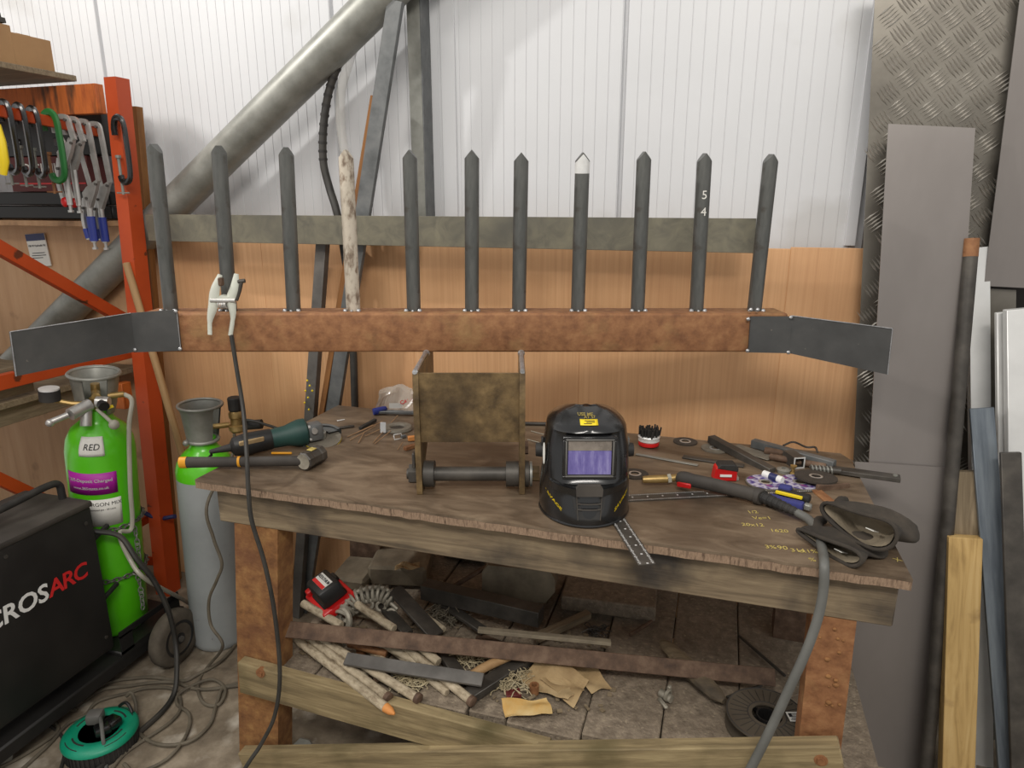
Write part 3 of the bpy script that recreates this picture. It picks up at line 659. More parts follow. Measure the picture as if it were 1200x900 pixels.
def tagbend(co):
    v = (co.y+.031)/.062
    rr = r+.0026-.03*max(0, v-.2)**1.6; a_ = a0-.27+co.x/r
    return M @ Vector((rr*math.cos(a_), rr*math.sin(a_), .712+.062*v))
MB().text('RED', .027, None, .0004, bend=tagbend, shear=.2).build('lettering', 'ink', tg_, smooth=0)
lb_ = wraplabel(g, M, r+.0012, a0-.40, .612, .165, .078, 'magenta', 'sticker')
b = MB(); wraptext(b, '365-Deposit Charged', .0158, M, r+.0024, a0-.40, .624, .025); wraptext(b, 'www.365gases.co.uk', .0135, M, r+.0024, a0-.40, .597, .02); b.build('lettering', 'white_print', lb_, smooth=0)
lb_ = wraplabel(g, M, r+.0012, a0-.16, .505, .130, .10, 'paper_white', 'contents_label')
b = MB(); wraptext(b, '5% ARGON MIX', .0185, M, r+.0024, a0-.16, .537, 0); wraptext(b, 'Compressed gas - 20 Litre', .0085, M, r+.0024, a0-.16, .518, .01); b.build('lettering', 'ink', lb_, smooth=0)
# guard, valve, regulator
b = MB().lathe([(.052, .83), (.060, .86), (.072, .955), (.078, .965), (.076, .972), (.069, .962), (.056, .865), (.048, .835)], M, 36, caps=False, a0=math.degrees(a0)+30, a1=math.degrees(a0)+330)
b.torus(M @ T((0, 0, .965)), .075, .006, 36, 8)
b.build('valve_guard', 'galv', g, smooth=50)
b = MB().lathe([(0, .845), (.022, .845), (.022, .88), (.014, .885), (.014, .93), (.0, .93)], M, 16)
ca, sa = math.cos(a0), math.sin(a0)
def gp(fwd, side, z): return M @ Vector((fwd*ca-side*sa, fwd*sa+side*ca, z))
b.cyl(gp(.0, 0, .90), gp(.05, .0, .90), .013, seg=12).build('valve', 'brass', g)
rg_ = MB().cyl(gp(.05, -.02, .875), gp(.09, -.075, .86), .020, seg=16).cyl(gp(.06, .0, .885), gp(.075, .035, .885), .019, seg=16).cyl(gp(.09, -.08, .86), gp(.10, -.125, .845), .010, seg=12).ball(gp(.102, -.13, .842), .0125).cyl(gp(.055, -.03, .86), gp(.075, -.035, .81), .017, seg=16).build('regulator', 'chrome', g)
ga = MB().cyl(gp(.05, -.125, .900), gp(.05, -.125, .935), .030, seg=24).build('gauge', 'black_rubber', rg_)
MB().cyl(gp(.05, -.125, .934), gp(.05, -.125, .940), .029, seg=24).build('gauge_glass', 'alu', ga)
MB().tube([gp(.05, -.12, .90), gp(.055, -.07, .885), gp(.06, -.02, .88)], .008, 8).build('gauge_stem', 'brass', rg_)
MB().cyl(gp(.075, .015, .883), gp(.095, .02, .878), .0165, seg=14).build('gauge_port', 'black_paint', rg_)
MB().cyl(gp(.05, .035, .90), gp(.06, .08, .905), .010, seg=10).build('outlet', 'brass', rg_)
MB().cyl(gp(.06, -.0, .86), gp(.115, .04, .825), .006, seg=8).ball(gp(.118, .043, .822), .0165).build('key_handle', 'hose_pale', rg_)
MB().box((0, 0, 0), (.034, .002, .009), M=T(gp(.08, .03, .868)) @ RZ(40) @ RY(-18)).build('seal_tag', 'yellow', rg_)
hp = [gp(.06, .08, .905), gp(.08, .10, .885), gp(.105, .085, .80), gp(.118, .075, .60), gp(.118, .07, .44), at_x(140, 625, -1.88), at_x(152, 655, -1.85), at_x(170, 678, -1.80), at_y(210, 700, 1.82), at_y(232, 712, 1.98), at_y(262, 718, 2.1)]
MB().tube(cr(hp, 8), .0075, 8).build('hose', 'hose_pale', g)
# --- grey cylinder beside the bench
lo = Vector((-1.748, 1.865, 0)); hi = Vector((-1.708, 1.862, .9)); ax = (hi-lo).normalized()
M = Matrix.Translation(lo) @ ax.to_track_quat('Z', 'Y').to_matrix().to_4x4()
g2 = thing('gas_cylinder', M, 'pale grey gas cylinder with a green shoulder standing left of the workbench', 'gas cylinder')
r = .099
toc = M.inverted() @ Vector((0, 0, H)); a0 = math.atan2(toc.y, toc.x)
MB().lathe([(0, 0), (.085, 0), (r-.003, .012), (r, .03), (r, .685)], M, 40).build('tank', 'grey_paint', g2, smooth=50)
MB().lathe([(r, .685), (r, .71), (r-.006, .735), (r-.024, .765), (r-.046, .785), (.044, .80), (.042, .825), (0, .825)], M, 40).build('shoulder', 'green_paint', g2, smooth=50)
b = MB().lathe([(.050, .815), (.054, .83), (.066, .925), (.074, .945), (.071, .95), (.062, .928), (.048, .83)], M, 36, caps=False, a0=math.degrees(a0)+95, a1=math.degrees(a0)+395)
b.torus(M @ T((0, 0, .945)), .0715, .0055, 36, 8); b.torus(M @ T((0, 0, .818)), .05, .007, 30, 8)
def gp(fwd, side, z): return M @ Vector((fwd*math.cos(a0)-side*math.sin(a0), fwd*math.sin(a0)+side*math.cos(a0), z))
b.ball(gp(.03, -.055, .82), .011).build('valve_guard', 'galv', g2, smooth=50)
MB().lathe([(0, .825), (.018, .825), (.018, .85), (.013, .86), (.013, .90), (0, .90)], M, 14).cyl(gp(.0, 0, .86), gp(.0, .09, .862), .010, seg=12).build('valve', 'brass', g2)
q = gp(.0, .115, .862)
rg_ = MB().lathe([(0, -.03), (.02, -.03), (.03, -.02), (.03, -.004), (.022, 0), (.022, .022), (.026, .026), (.026, .042), (.018, .052), (0, .052)], T(q), 22).build('regulator', 'brass', g2)
MB().lathe([(0, .05), (.021, .05), (.0245, .056), (.0245, .096), (.022, .10), (0, .10)], T(q), 14).build('knob', 'black_rubber', rg_, smooth=20)
MB().cyl(q+Vector((.03, .01, -.005)), q+Vector((.085, .025, .0)), .0175, seg=14).build('knob', 'black_rubber', rg_, smooth=25)
hp = [q+Vector((.0, -.02, -.03)), q+Vector((-.005, -.03, -.10)), at_y(243, 590, 1.72), at_y(250, 630, 1.70), at_y(260, 660, 1.70), at_y(254, 680, 1.69), at_y(245, 703, 1.685), at_y(247, 732, 1.68), at_y(261, 757, 1.66), at_z(243, 782, .01), at_z(232, 802, .007), at_z(238, 823, .007), at_z(256, 826, .007), at_z(264, 808, .008), at_z(247, 796, .014), at_z(214, 810, .012), at_z(207, 824, .007), at_z(222, 838, .007), at_z(218, 862, .007), at_z(195, 890, .007), at_z(160, 905, .007), at_z(145, 895, .007)]
MB().tube(cr(hp, 8), .0055, 8).build('hose', 'cable_dusty', g2)
hp = [q+Vector((.03, .01, .01)), q+Vector((.06, -.03, .03)), q+Vector((.12, -.02, .02)), q+Vector((.2, .03, -.04)), q+Vector((.24, .06, -.2))]
MB().tube(cr(hp, 6), .005, 8).build('thin_hose', 'cable_black', g2)
# ================================================================== WELDER ON ITS TROLLEY
WXp = -1.895; WYr = 1.545
w = thing('welding_machine', (-2.03, 1.2, 0), 'black welding machine with white and red lettering on its side panel', 'welder')
MB().box((WXp-.14, WYr-.33, .415), (.28, .66, .53), bev=.012, seg=2).build('cabinet', 'black_paint', w)
MB().box((WXp-.14, WYr-.33, .686), (.288, .668, .022), bev=.008, seg=2).build('lid', 'black_dusty', w)
Mt = Matrix(((0, 0, 1, WXp+.0012), (1, 0, 0, 0), (0, 1, 0, 0), (0, 0, 0, 1)))
ys = at_x(55.5, 690, WXp)
ysr = at_x(99, 667, WXp)
b = MB().text('CROS', .077, Mt @ T((ys.y, .479, 0)), .001, align='RIGHT', bold=.02, spacing=.98, shear=.08); b.build('lettering', 'white_print', w, smooth=0)
b = MB().text('ARC', .074, Mt @ T((ys.y+.002, .479, 0)), .001, align='LEFT', bold=.018, spacing=.86, shear=.08); b.build('lettering', 'red_print', w, smooth=0)
for y_, z_ in ((.06, .06), (.06, .48), (.6, .06), (.6, .48), (.32, .5)): MB().cyl((WXp-.001, WYr-y_+.03, .15+z_), (WXp+.003, WYr-y_+.03, .15+z_), .006, seg=10).build('screw', 'steel_dark', w)
for z_ in (.12, .28, .44): MB().cyl((WXp-.03, WYr-.001, .17+z_), (WXp-.03, WYr+.012, .17+z_), .006, seg=10).build('screw', 'steel_dark', w)
hp = cr([(WXp-.10, WYr-.70, .70), (WXp-.10, WYr-.55, .745), (WXp-.10, WYr-.2, .765), (WXp-.10, WYr-.06, .775), (WXp-.10, WYr-.02, .765), (WXp-.10, WYr-.015, .73), (WXp-.10, WYr-.015, .70)], 5)
MB().tube([p-Vector((0, 0, .018)) for p in hp], .0115, 12).build('handle', 'black_rubber', w)
MB().box((WXp-.14, WYr-.22, .075), (.29, .92, .05), bev=.006).build('trolley_base', 'black_paint', w)
MB().box((WXp-.15, WYr+.165, .105), (.30, .30, .02), bev=.004).build('cylinder_tray', 'black_paint', w)
ly = WYr+.03
b = MB()
X_ = WXp+.005
b.box((X_, ly+.12, .105), (.006, .27, .03)); b.box((X_, ly+.12, .185), (.006, .27, .022)); b.box((X_, ly+.01, .145), (.006, .05, .07)); b.box((X_, ly+.22, .145), (.006, .07, .07))
b.build('tray_side', 'black_paint', w, smooth=0)
b = MB()
for z in (.33, .55):
    b.tube([(WXp-.02, WYr-.005, z), (WXp-.03, WYr+.07, z+.02)], .008, 8); b.tube([(WXp-.26, WYr-.005, z), (WXp-.26, WYr+.07, z+.02)], .008, 8)
b.build('cylinder_bracket', 'black_paint', w)
def chain(pts, n=None):
    pts = cr(pts, 10); b = MB(); acc = 0; lastp = pts[0]; k = 0; P_ = .017
    for i in range(1, len(pts)):
        seg = (pts[i]-lastp)
        while seg.length >= P_:
            c_ = lastp+seg.normalized()*P_; Mx = frame((lastp+c_)/2, seg) @ RX(90*(k % 2))
            ov = [Mx @ Vector((.0125*math.cos(2*math.pi*j/12), .0075*math.sin(2*math.pi*j/12), 0)) for j in range(12)]
            b.tube(ov, .0022, 5, closed=True); lastp = c_; k += 1; seg = pts[i]-lastp
    return b
lo = Vector((-2.055, 1.695, .12)); axg = (Vector((-1.985, 1.69, .83))-lo).normalized()
for z in (.355, .55):
    ctr = lo+axg*((z-.12))
    arc = [ctr+Vector((.113*math.cos(R(a_)), .113*math.sin(R(a_)), -.012*math.sin(R(a_+90))*0)) for a_ in range(-100, 100, 12)]
    tail = [arc[9]+Vector((.01, -.0, -.02)), arc[9]+Vector((.012, 0, -.09)), arc[9]+Vector((.008, 0, -.15 if z < .4 else -.18))]
    chain(arc).build('chain', 'steel_mill', w); chain([arc[8]+Vector((.006, -.01, 0))]+[p+Vector((0, -.02, 0)) for p in tail]).build('chain_end', 'galv', w)
wc = at_x(207, 742, -1.815)
wc = Vector((-1.80, 1.70, .104))
for sx, X_ in ((1, -1.80), (-1, -2.26)):
    Mw = Matrix.Translation((X_, wc.y, wc.z)) @ RY(90)
    wh = MB().lathe([(.058, -.026), (.092, -.026), (.102, -.016), (.104, 0), (.102, .016), (.092, .026), (.058, .026)], Mw, 36).build('wheel', 'tyre', w, smooth=50)
    b = MB().lathe([(0, -.012), (.06, -.012), (.06, .012), (0, .012)], Mw, 30).lathe([(.050, .012), (.064, .022), (.066, .027), (.056, .027), (.046, .014)], Mw, 30)
    b.lathe([(0, .012), (.02, .012), (.02, .03), (0, .03)], Mw, 18)
    for k in range(5): b.box((.03, 0, .016), (.03, .010, .008), M=Mw @ RZ(72*k))
    b.build('hub', 'black_paint', wh, smooth=30)
    MB().lathe([(0, .03), (.011, .03), (.011, .036), (0, .038)], Mw, 12).build('axle_end', 'steel_mill', wh)
MB().cyl((-2.26, wc.y, wc.z), (-1.80, wc.y, wc.z), .009).build('axle', 'steel_dark', w)
MB().tube(cr([(WXp-.02, WYr+.01, .58), (WXp+.04, WYr+.05, .55), at_x(160, 655, -1.80), at_x(180, 680, -1.77), at_x(197, 715, -1.745), at_x(206, 755, -1.735), at_z(207, 793, .05), at_z(203, 815, .010), at_z(190, 834, .009), at_z(160, 861, .009), at_z(128, 890, .009), at_z(95, 920, .009)], 8), .009, 8).build('power_lead', 'cable_black', w)
# ================================================================== CABLE REEL AND FLOOR CABLES
rc = at_z(116, 850, .075); rc.z = 0
rl = thing('cable_reel', T(rc), 'green and black extension cable reel lying flat on the concrete floor', 'cable reel')
Mr = T(rc) @ RZ(35)
rr = .104
b = MB().lathe([(rr-.012, .004), (rr-.004, 0), (rr-.004, .05), (rr-.012, .05)], Mr, 48)
for k in range(48): b.box((rr-.004, 0, .027), (.006, .006, .042), M=Mr @ RZ(k*7.5))
b.build('drum', 'black_rubber', rl, smooth=0)
b = MB().lathe([(.062, .062), (.068, .066), (.082, .066), (rr-.004, .060), (rr+.002, .052), (rr+.002, .046), (rr-.006, .046), (.062, .05)], Mr, 48); tp = b.build('top_plate', 'teal', rl, smooth=50)
b = MB()
for k in range(4):
    for j in range(3):
        b = MB(); rq = .072+.009*j; a1 = 90*k+20; a2 = 90*k+70-4*j
        pts = [Mr @ Vector((rq*math.cos(R(a_)), rq*math.sin(R(a_)), .0665-.002*j)) for a_ in range(a1, int(a2)+1, 6)]
        b.tube(pts, .0028, 6, flat=(.35, 1)); b.build('slot', 'black_rubber', tp, smooth=0)
MB().lathe([(0, .05), (.063, .05), (.063, .060), (.058, .062), (0, .062)], Mr, 36).build('socket_plate', 'black_gloss', rl, smooth=50)
b = MB()
for px_, py_, rz_, m_ in ((.006, -.028, 20, 0), (.03, .022, -40, 0)):
    b.box((px_, py_, .078), (.045, .042, .03), bev=.008, seg=2, M=Mr @ RZ(rz_))
b.build('plug', 'black_gloss', rl)
MB().box((-.022, .03, .083), (.046, .04, .035), bev=.008, seg=2, M=Mr @ RZ(-10)).build('plug', 'plastic_grey', rl)
MB().tube([Mr @ Vector((.092*math.cos(R(a_)), .092*math.sin(R(a_)), .068+.02*math.sin(math.pi*(a_-25)/40))) for a_ in range(25, 66, 5)], .005, 8).build('carry_handle', 'black_paint', rl)
def cable(pix, r, m, label, cat='cable', group=None, z=.0):
    P = [at_z(p[0], p[1], (p[2] if len(p) > 2 else r+.001)) for p in pix]
    o = MB().tube(cr(P, 8), r, 8).build('cable', m); return tag(o, label, cat, group)
cable([(117, 838, .085), (119, 850, .10), (121, 868, .075), (124, 882, .03), (125, 893, .006), (122, 915)], .0055, 'cable_grey', 'pale grey lead coming out of the cable reel plug to the photo bottom')
cable([(60, 842), (80, 826), (102, 813), (127, 800), (155, 795), (182, 794), (214, 798), (232, 790), (262, 772), (289, 738), (300, 728)], .006, 'cable_dusty', 'dusty cable lying in a long arc behind the cable reel to the bench leg')
cable([(70, 838), (95, 824), (121, 808), (150, 804), (180, 800), (206, 800, .012), (238, 808), (300, 800), (330, 796)], .006, 'cable_dusty', 'dusty cable running from the reel below the grey cylinder to the bench')
cable([(148, 816, .05), (154, 812, .06), (159, 824, .03), (160, 842), (166, 862), (190, 873), (222, 869), (245, 850), (254, 825), (262, 806), (285, 800)], .006, 'cable_dusty', 'dusty cable looping right from the cable reel across the bright concrete')
cable([(0, 899), (22, 888), (48, 872), (68, 856), (62, 843), (54, 836), (66, 832), (90, 832)], .006, 'cable_dusty', 'dusty cable trailing from the left photo edge to the cable reel')
cable([(22, 905), (58, 872), (80, 848), (100, 838), (115, 822), (150, 812), (175, 806), (203, 808), (212, 826), (200, 846), (150, 880), (128, 905)], .0055, 'cable_dusty', 'dusty cable passing behind and around the green cable reel')
cable([(70, 905), (76, 880), (72, 862), (58, 850)], .005, 'cable_black', 'short thin black cable at the left side of the cable reel')
p = at_z(4, 893, 0); M = T(p) @ RZ(-35)
t = thing('cable_connector', M, 'metal cable connector lying on the floor at the bottom left corner', 'connector')
MB().tube([M @ Vector((-.08, 0, .026)), M @ Vector((.0, 0, .026))], .022, 14).build('body', 'black_rubber', t)
MB().tube([M @ Vector((-.005, 0, .026)), M @ Vector((.022, 0, .026)), M @ Vector((.024, 0, .026))], [.026, .026, .022], 14).build('collar', 'galv', t)
M2 = T(at_z(3, 874, 0)) @ RZ(30)
t = thing('shackle', M2, 'small worn steel shackle lying behind the connector at the left edge', 'shackle')
MB().tube([M2 @ Vector((-.028, 0, .012)), M2 @ Vector((-.028, .04, .016)), M2 @ Vector((0, .068, .018)), M2 @ Vector((.028, .04, .016)), M2 @ Vector((.028, 0, .012))], .0105, 10).build('bow', 'chrome', t)
MB().cyl(M2 @ Vector((-.048, 0, .012)), M2 @ Vector((.048, 0, .012)), .0085).ball(M2 @ Vector((-.048, 0, .014)), .0135).build('pin', 'chrome', t)
# ================================================================== ON THE BENCH
Z = BZ+.0005
def bz(u, v, h=0.): return at_z(u, v, Z+h)
# ---- welding helmet (faces the viewer)
hp_ = VIEW.inverted() @ bz(690, 619)
M = VIEW @ T((hp_.x, hp_.y+.122, Z))
hm = thing('welding_helmet', M, 'black welding helmet with a violet window standing face forward on the bench', 'welding helmet')
# levels: z, half width, front reach, squareness, back reach
LV = [(.000, .103, .122, 2.0, .02), (.006, .106, .124, 2.0, .03), (.030, .106, .120, 2.0, .04), (.060, .105, .112, 2.1, .055), (.085, .103, .104, 2.4, .07), (.098, .1015, .106, 2.6, .075), (.104, .1005, .099, 3.0, .08), (.125, .0990, .093, 3.2, .085), (.170, .0965, .088, 3.2, .09), (.206, .0915, .085, 3.0, .092), (.213, .0905, .089, 2.8, .092), (.218, .0880, .087, 2.5, .09), (.227, .0790, .070, 2.2, .085), (.236, .0660, .050, 2.0, .07), (.244, .0490, .028, 2.0, .05), (.249, .0300, .006, 2.0, .03), (.2515, .008, -.010, 2.0, .0)]
def hring(z, a, f, n, bk, off=0.):
    out = []
    for k in range(49):
        t_ = R(-118+236*k/48)
        sx, cy = math.sin(t_), math.cos(t_)
        x = (a+off)*math.copysign(abs(sx)**(2/n), sx)
        y = (f+off)*math.copysign(abs(cy)**(2/n), cy) if cy > 0 else bk*1.4*cy
        out.append(Vector((x, -y, z)))
    return out
def hat(z):
    for i in range(len(LV)-1):
        if LV[i][0] <= z <= LV[i+1][0]:
            t_ = (z-LV[i][0])/(LV[i+1][0]-LV[i][0]); return [LV[i][j]*(1-t_)+LV[i+1][j]*t_ for j in range(5)]
def hsurf(x, z, off=.001):
    _, a, f, n, bk = hat(z); s_ = min(.999, abs(x)/a); return Vector((x, -(f*(1-s_**n)**(1/n))-off, z))
b = MB().rings([hring(*l) for l in LV], loop=False)
b.build('shell', 'black_gloss', hm, M, smooth=38, mods=[('SOLIDIFY', dict(thickness=.0016, offset=0))])
# rim, window surround, window
MB().tube([v+Vector((0, 0, .004)) for v in hring(.0, .1045, .1225, 2.0, .02)], .0042, 8).build('rim', 'black_gloss', hm, M)
zl, zh, wx = .114, .206, .054
def quad(x0, x1, z0, z1, y): return [Vector((x0, y, z0)), Vector((x1, y, z0)), Vector((x1, y+.003, z1)), Vector((x0, y+.003, z1))]
def framebox(b, x0, x1, z0, z1, tk, y, dep):
    for (ax0, ax1, az0, az1) in ((x0, x1, z0, z0+tk), (x0, x1, z1-tk, z1), (x0, x0+tk, z0+tk, z1-tk), (x1-tk, x1, z0+tk, z1-tk)):
        b.box(((ax0+ax1)/2, y, (az0+az1)/2), (ax1-ax0, dep, az1-az0), bev=.0015)
b = MB(); framebox(b, -wx-.006, wx+.006, zl-.005, zh+.003, .008, -.095, .014); wf = b.build('window_surround', 'black_gloss', hm, M)
b = MB(); framebox(b, -wx, wx, zl, zh-.002, .004, -.0965, .014); b.build('window_edge', 'plastic_grey', wf, M)
MB().box((0, -.097, .148), (2*wx-.012, .004, .056)).build('lens', 'lens', hm, M, smooth=0)
MB().box((0, -.0968, .188), (2*wx-.012, .004, .023)).build('lens_strip', 'lens_top', hm, M, smooth=0)
# lip below the window with its centre tab
b = MB()
rg = []
for k in range(33):
    x = -.088+.176*k/32; z_ = .100-.010*(1-(x/.088)**2)
    p = hsurf(x, z_, .0); q = hsurf(x, z_-.018, .0)
    rg.append([p+Vector((0, .004, .002)), p+Vector((0, -.010, -.001)), q+Vector((0, -.008, 0)), q+Vector((0, .004, -.001))])
b.rings(rg); b.build('lip', 'black_gloss', hm, M)
def facetab(name, pts, off, th, m, par):
    return MB().rings([[hsurf(x, z_, off) for x, z_ in pts], [hsurf(x, z_, off-th) for x, z_ in pts]]).build(name, m, par, M, smooth=0)
facetab('centre_tab', [(-.024, .100), (.024, .100), (.030, .092), (.029, .075), (-.029, .075), (-.030, .092)], .015, .014, 'black_dusty', hm)
facetab('chin_panel', [(-.038, .075), (.038, .075), (.034, .045), (.024, .018), (-.024, .018), (-.034, .045)], .0045, .006, 'black_paint', hm)
b = MB()
for z_ in (.056, .044): b.tube([hsurf(-.026+.0065*k, z_, .006) for k in range(9)], .0016, 6)
for pts in ([(-.028, .072), (-.025, .02), (.025, .02), (.028, .072)],): b.tube([hsurf(x, z_, .0055) for x, z_ in pts], .0014, 6)
b.build('vent_line', 'black_dusty', hm, M)
# side texts, brow tile and scrawl
def htext(b, s, size, x, z, shear=0, sl=0.): b.text(s, size, None, .0003, bend=lambda co: hsurf(max(-.1, min(.1, x+co.x)), z+co.y+sl*co.x, .0016), shear=shear, bold=.03)
b = MB(); htext(b, 'SAVAGE', .0105, -.080, .052, .2, -.9); htext(b, 'SAVAGE', .0105, .078, .050, .2, .9); b.build('lettering', 'yellow', hm, M, smooth=0)
def crown(x, t_):   # point on the sloping crown, t 0 at brow .. 1 at top
    z_ = .219+.032*t_; _, a, f, n, bk = hat(z_); s_ = min(.99, abs(x)/max(a, .01)); return Vector((x, -(f*(1-s_**n)**(1/n))-.0016, z_+.0012))
tl = MB().grid(lambda u, v: crown(-.020+.04*u, .20+.26*v), 6, 4).build('badge', 'yellow', hm, M, mods=[('SOLIDIFY', dict(thickness=.001, offset=1))])
b = MB()
for t_, x0, x1 in ((.27, -.012, .006), (.33, -.006, .013), (.39, -.010, .013)): b.tube([crown(x0+(x1-x0)*k/4, t_)+Vector((0, -.0012, .0012)) for k in range(5)], .0009, 5)
b.build('badge_mark', 'ink', tl, M)
b = MB()
b.text('USE ME', .011, None, .0003, bend=lambda co: crown(co.x-.006, .66+co.y*17)+Vector((0, -.0005, .0008)), bold=.02); b.text('AT 57', .010, None, .0003, bend=lambda co: crown(co.x+.003, .55+co.y*17)+Vector((0, -.0005, .0008)), bold=.02)
b.build('marker_writing', 'chalk', hm, M, smooth=0)
for s_ in (-1, 1):
    kb = MB().cyl((s_*.096, .012, .138), (s_*.116, .012, .138), .018, .016, 18).build('adjuster_knob', 'black_rubber', hm, M, smooth=30)
    MB().box((s_*.1005, .0, .165), (.006, .018, .018), bev=.002).build('hinge_tab', 'plastic_grey' if s_ > 0 else 'black_rubber', hm, M)
MB().prism([(.012*math.cos(R(a_))*.7, .026*math.sin(R(a_))) for a_ in range(0, 360, 15)], .0012, Matrix.Translation((-.0985, -.045, .150)) @ RZ(-78) @ RX(90)).build('side_sticker', 'paper_white', hm, M, smooth=0)
b = MB().tube([(.095*math.sin(R(a_)), .02+.085*(-math.cos(R(a_))), .16) for a_ in range(60, 301, 12)], .007, 8, flat=(1.6, .4)); b.build('headband', 'black_rubber', hm, M)
# ---- steel square: two graduated blades
fs = thing('framing_square', (-.1, 1.45, Z), 'dark steel square with white graduations lying under the helmet and torch', 'steel square')
def blade(p, q, w, n):
    L = (q-p).length; Mx = frame((p+q)/2, q-p)
    bl = MB().box((0, 0, .0012), (L, w, .002)).build('blade', 'steel_dark', fs, Mx, smooth=0)
    b = MB()
    for k in range(n):
        x = -L/2+L*(k+.5)/n
        for s_ in (-1, 1): b.box((x, s_*(w/2-.0045), .0024), (L/n*.3, .0034 if k % 5 else .006, .0005))
        if k % 8 == 3: b.box((x, .002, .0024), (.0035, .0045, .0005))
    b.build('graduation', 'bright_cut', bl, Mx, smooth=0)
blade(Vector((-.205, 1.485, Z)), at_z(758, 662, Z), .036, 52)
p_ = at_z(742, 584, Z); q_ = at_z(953, 573, Z); blade(p_-(q_-p_)*.12, q_, .038, 110)
# ---- cup brush
p = bz(760, 522); M = T(p)
cb = thing('cup_brush', M, 'red and silver wire cup brush standing bristles up behind the helmet', 'wire brush')
MB().lathe([(0, 0), (.026, 0), (.031, .004), (.031, .011), (.028, .013), (0, .013)], M, 28).build('base', 'red_plastic', cb)
MB().lathe([(0, .013), (.027, .013), (.032, .018), (.031, .023), (.033, .030), (.031, .033), (0, .033)], M, 28).build('cup', 'alu', cb)
b = MB()
for k in range(46):
    a_ = k*2.39996; r_ = .031*math.sqrt((k+.5)/46); c_, s_ = math.cos(a_), math.sin(a_)
    b.tube([M @ Vector((r_*c_, r_*s_, .030)), M @ Vector((r_*c_*1.1+random.uniform(-.002, .002), r_*s_*1.1, .056+random.uniform(-.004, .003)))], [.0030, .0026], 5)
b.build('bristles', 'black_rubber', cb)
# ---- discs
def disc(u, v, r_, label, m='disc_grey', h=0., th=.003, printed=None, tilt=None, kind='grinding disc'):
    M = T(bz(u, v, h)) @ (tilt or Matrix())
    t = thing('cutting_disc', M, label, kind, 'grinding discs on the bench')
    MB().lathe([(.011, 0), (r_, 0), (r_, th), (.011, th), (.011, 0)], M, 40, caps=False).build('disc', m, t, smooth=30)
    MB().lathe([(.0115, th), (.017, th), (.017, th+.0006), (.0115, th+.0006)], M, 24, caps=False).build('ring', 'chrome', t)
    if printed: MB().lathe([(.018, th+.0002), (r_*.94, th+.0002), (r_*.94, th+.0007), (.018, th+.0007)], M, 40, caps=False).build('printed_face', printed, t)
    return t
disc(803, 518, .036, 'flat brown worn disc lying beside the cup brush', 'abrasive')
disc(838, 526, .040, 'grey worn disc partly under the dark channel end', 'disc_grey')
disc(744, 556, .036, 'thin brown disc half hidden behind the helmet', 'abrasive')
disc(897, 566, .050, 'blue and pink printed cutting disc in front of the white tube', 'disc_grey', printed='disc_print', h=.002)
disc(937, 566, .052, 'blue printed cutting disc under the dark grinding disc', 'disc_grey', printed='disc_print', h=.001)
t = disc(956, 560, .052, 'dark brown grinding disc lying tilted on top of the printed one', 'abrasive', h=.012, th=.005, tilt=RX(-3))
p = bz(929, 556); M = T(p)
o = MB().lathe([(0, 0), (.008, 0), (.008, .004), (.004, .007), (.004, .018), (.008, .021), (.0085, .026), (0, .027)], M, 16).build('flange_nut', 'brass'); tag(o, 'small yellow brass nut standing between the printed discs', 'nut')
p = bz(918, 553); o = MB().lathe([(.006, 0), (.018, 0), (.019, .008), (.012, .011), (.006, .011), (.006, 0)], T(p), 18, caps=False).build('flange_washer', 'galv'); tag(o, 'small grey clamping flange behind the brass nut', 'flange')
p0 = bz(895, 555, .012); p1 = bz(917, 563, .012)
t = thing('tube_of_grease', (p0+p1)/2-Vector((0, 0, .012)), 'short open white tube lying behind the printed disc', 'tube')
MB().rings([[p0+(frame(p0, p1-p0).to_3x3() @ Vector((0, r_*math.cos(2*math.pi*k/20), r_*math.sin(2*math.pi*k/20)))) for k in range(20)] for r_ in (.0075, .0095)]+[[p1+(frame(p0, p1-p0).to_3x3() @ Vector((0, .0095*math.cos(2*math.pi*k/20), .0095*math.sin(2*math.pi*k/20)))) for k in range(20)]], cap0=False).build('wall', 'white_print', t)
d_ = (p1-p0); MB().tube([p0+d_*.35, p0+d_*.75], .0098, 16).build('band', 'label_blue', t)
# ---- red tape measure
M = T(bz(848, 561)) @ RZ(14)
tm = thing('tape_measure', M, 'red and black tape measure standing behind the welding torch', 'tape measure')
pf = [(-.030, 0), (.030, 0), (.030, .036), (.022, .044), (-.014, .044), (-.026, .034)]
MB().prism([(x, z) for x, z in pf], .034, M @ RX(90) @ T((0, 0, -.017))).build('case', 'red_plastic', tm, smooth=0, mods=[('BEVEL', dict(width=.003, segments=2))])
MB().prism([(x, z) for x, z in [(-.024, .034), (.032, .026), (.032, .037), (.023, .0465), (-.015, .0465)]], .037, M @ RX(90) @ T((0, 0, -.0185))).build('top_grip', 'black_rubber', tm, smooth=0, mods=[('BEVEL', dict(width=.003, segments=2))])
MB().box((0, -.019, .016), (.03, .002, .006)).build('lettering_bar', 'white_print', tm, M)
MB().box((.034, 0, .004), (.006, .018, .008)).build('hook', 'chrome', tm, M)
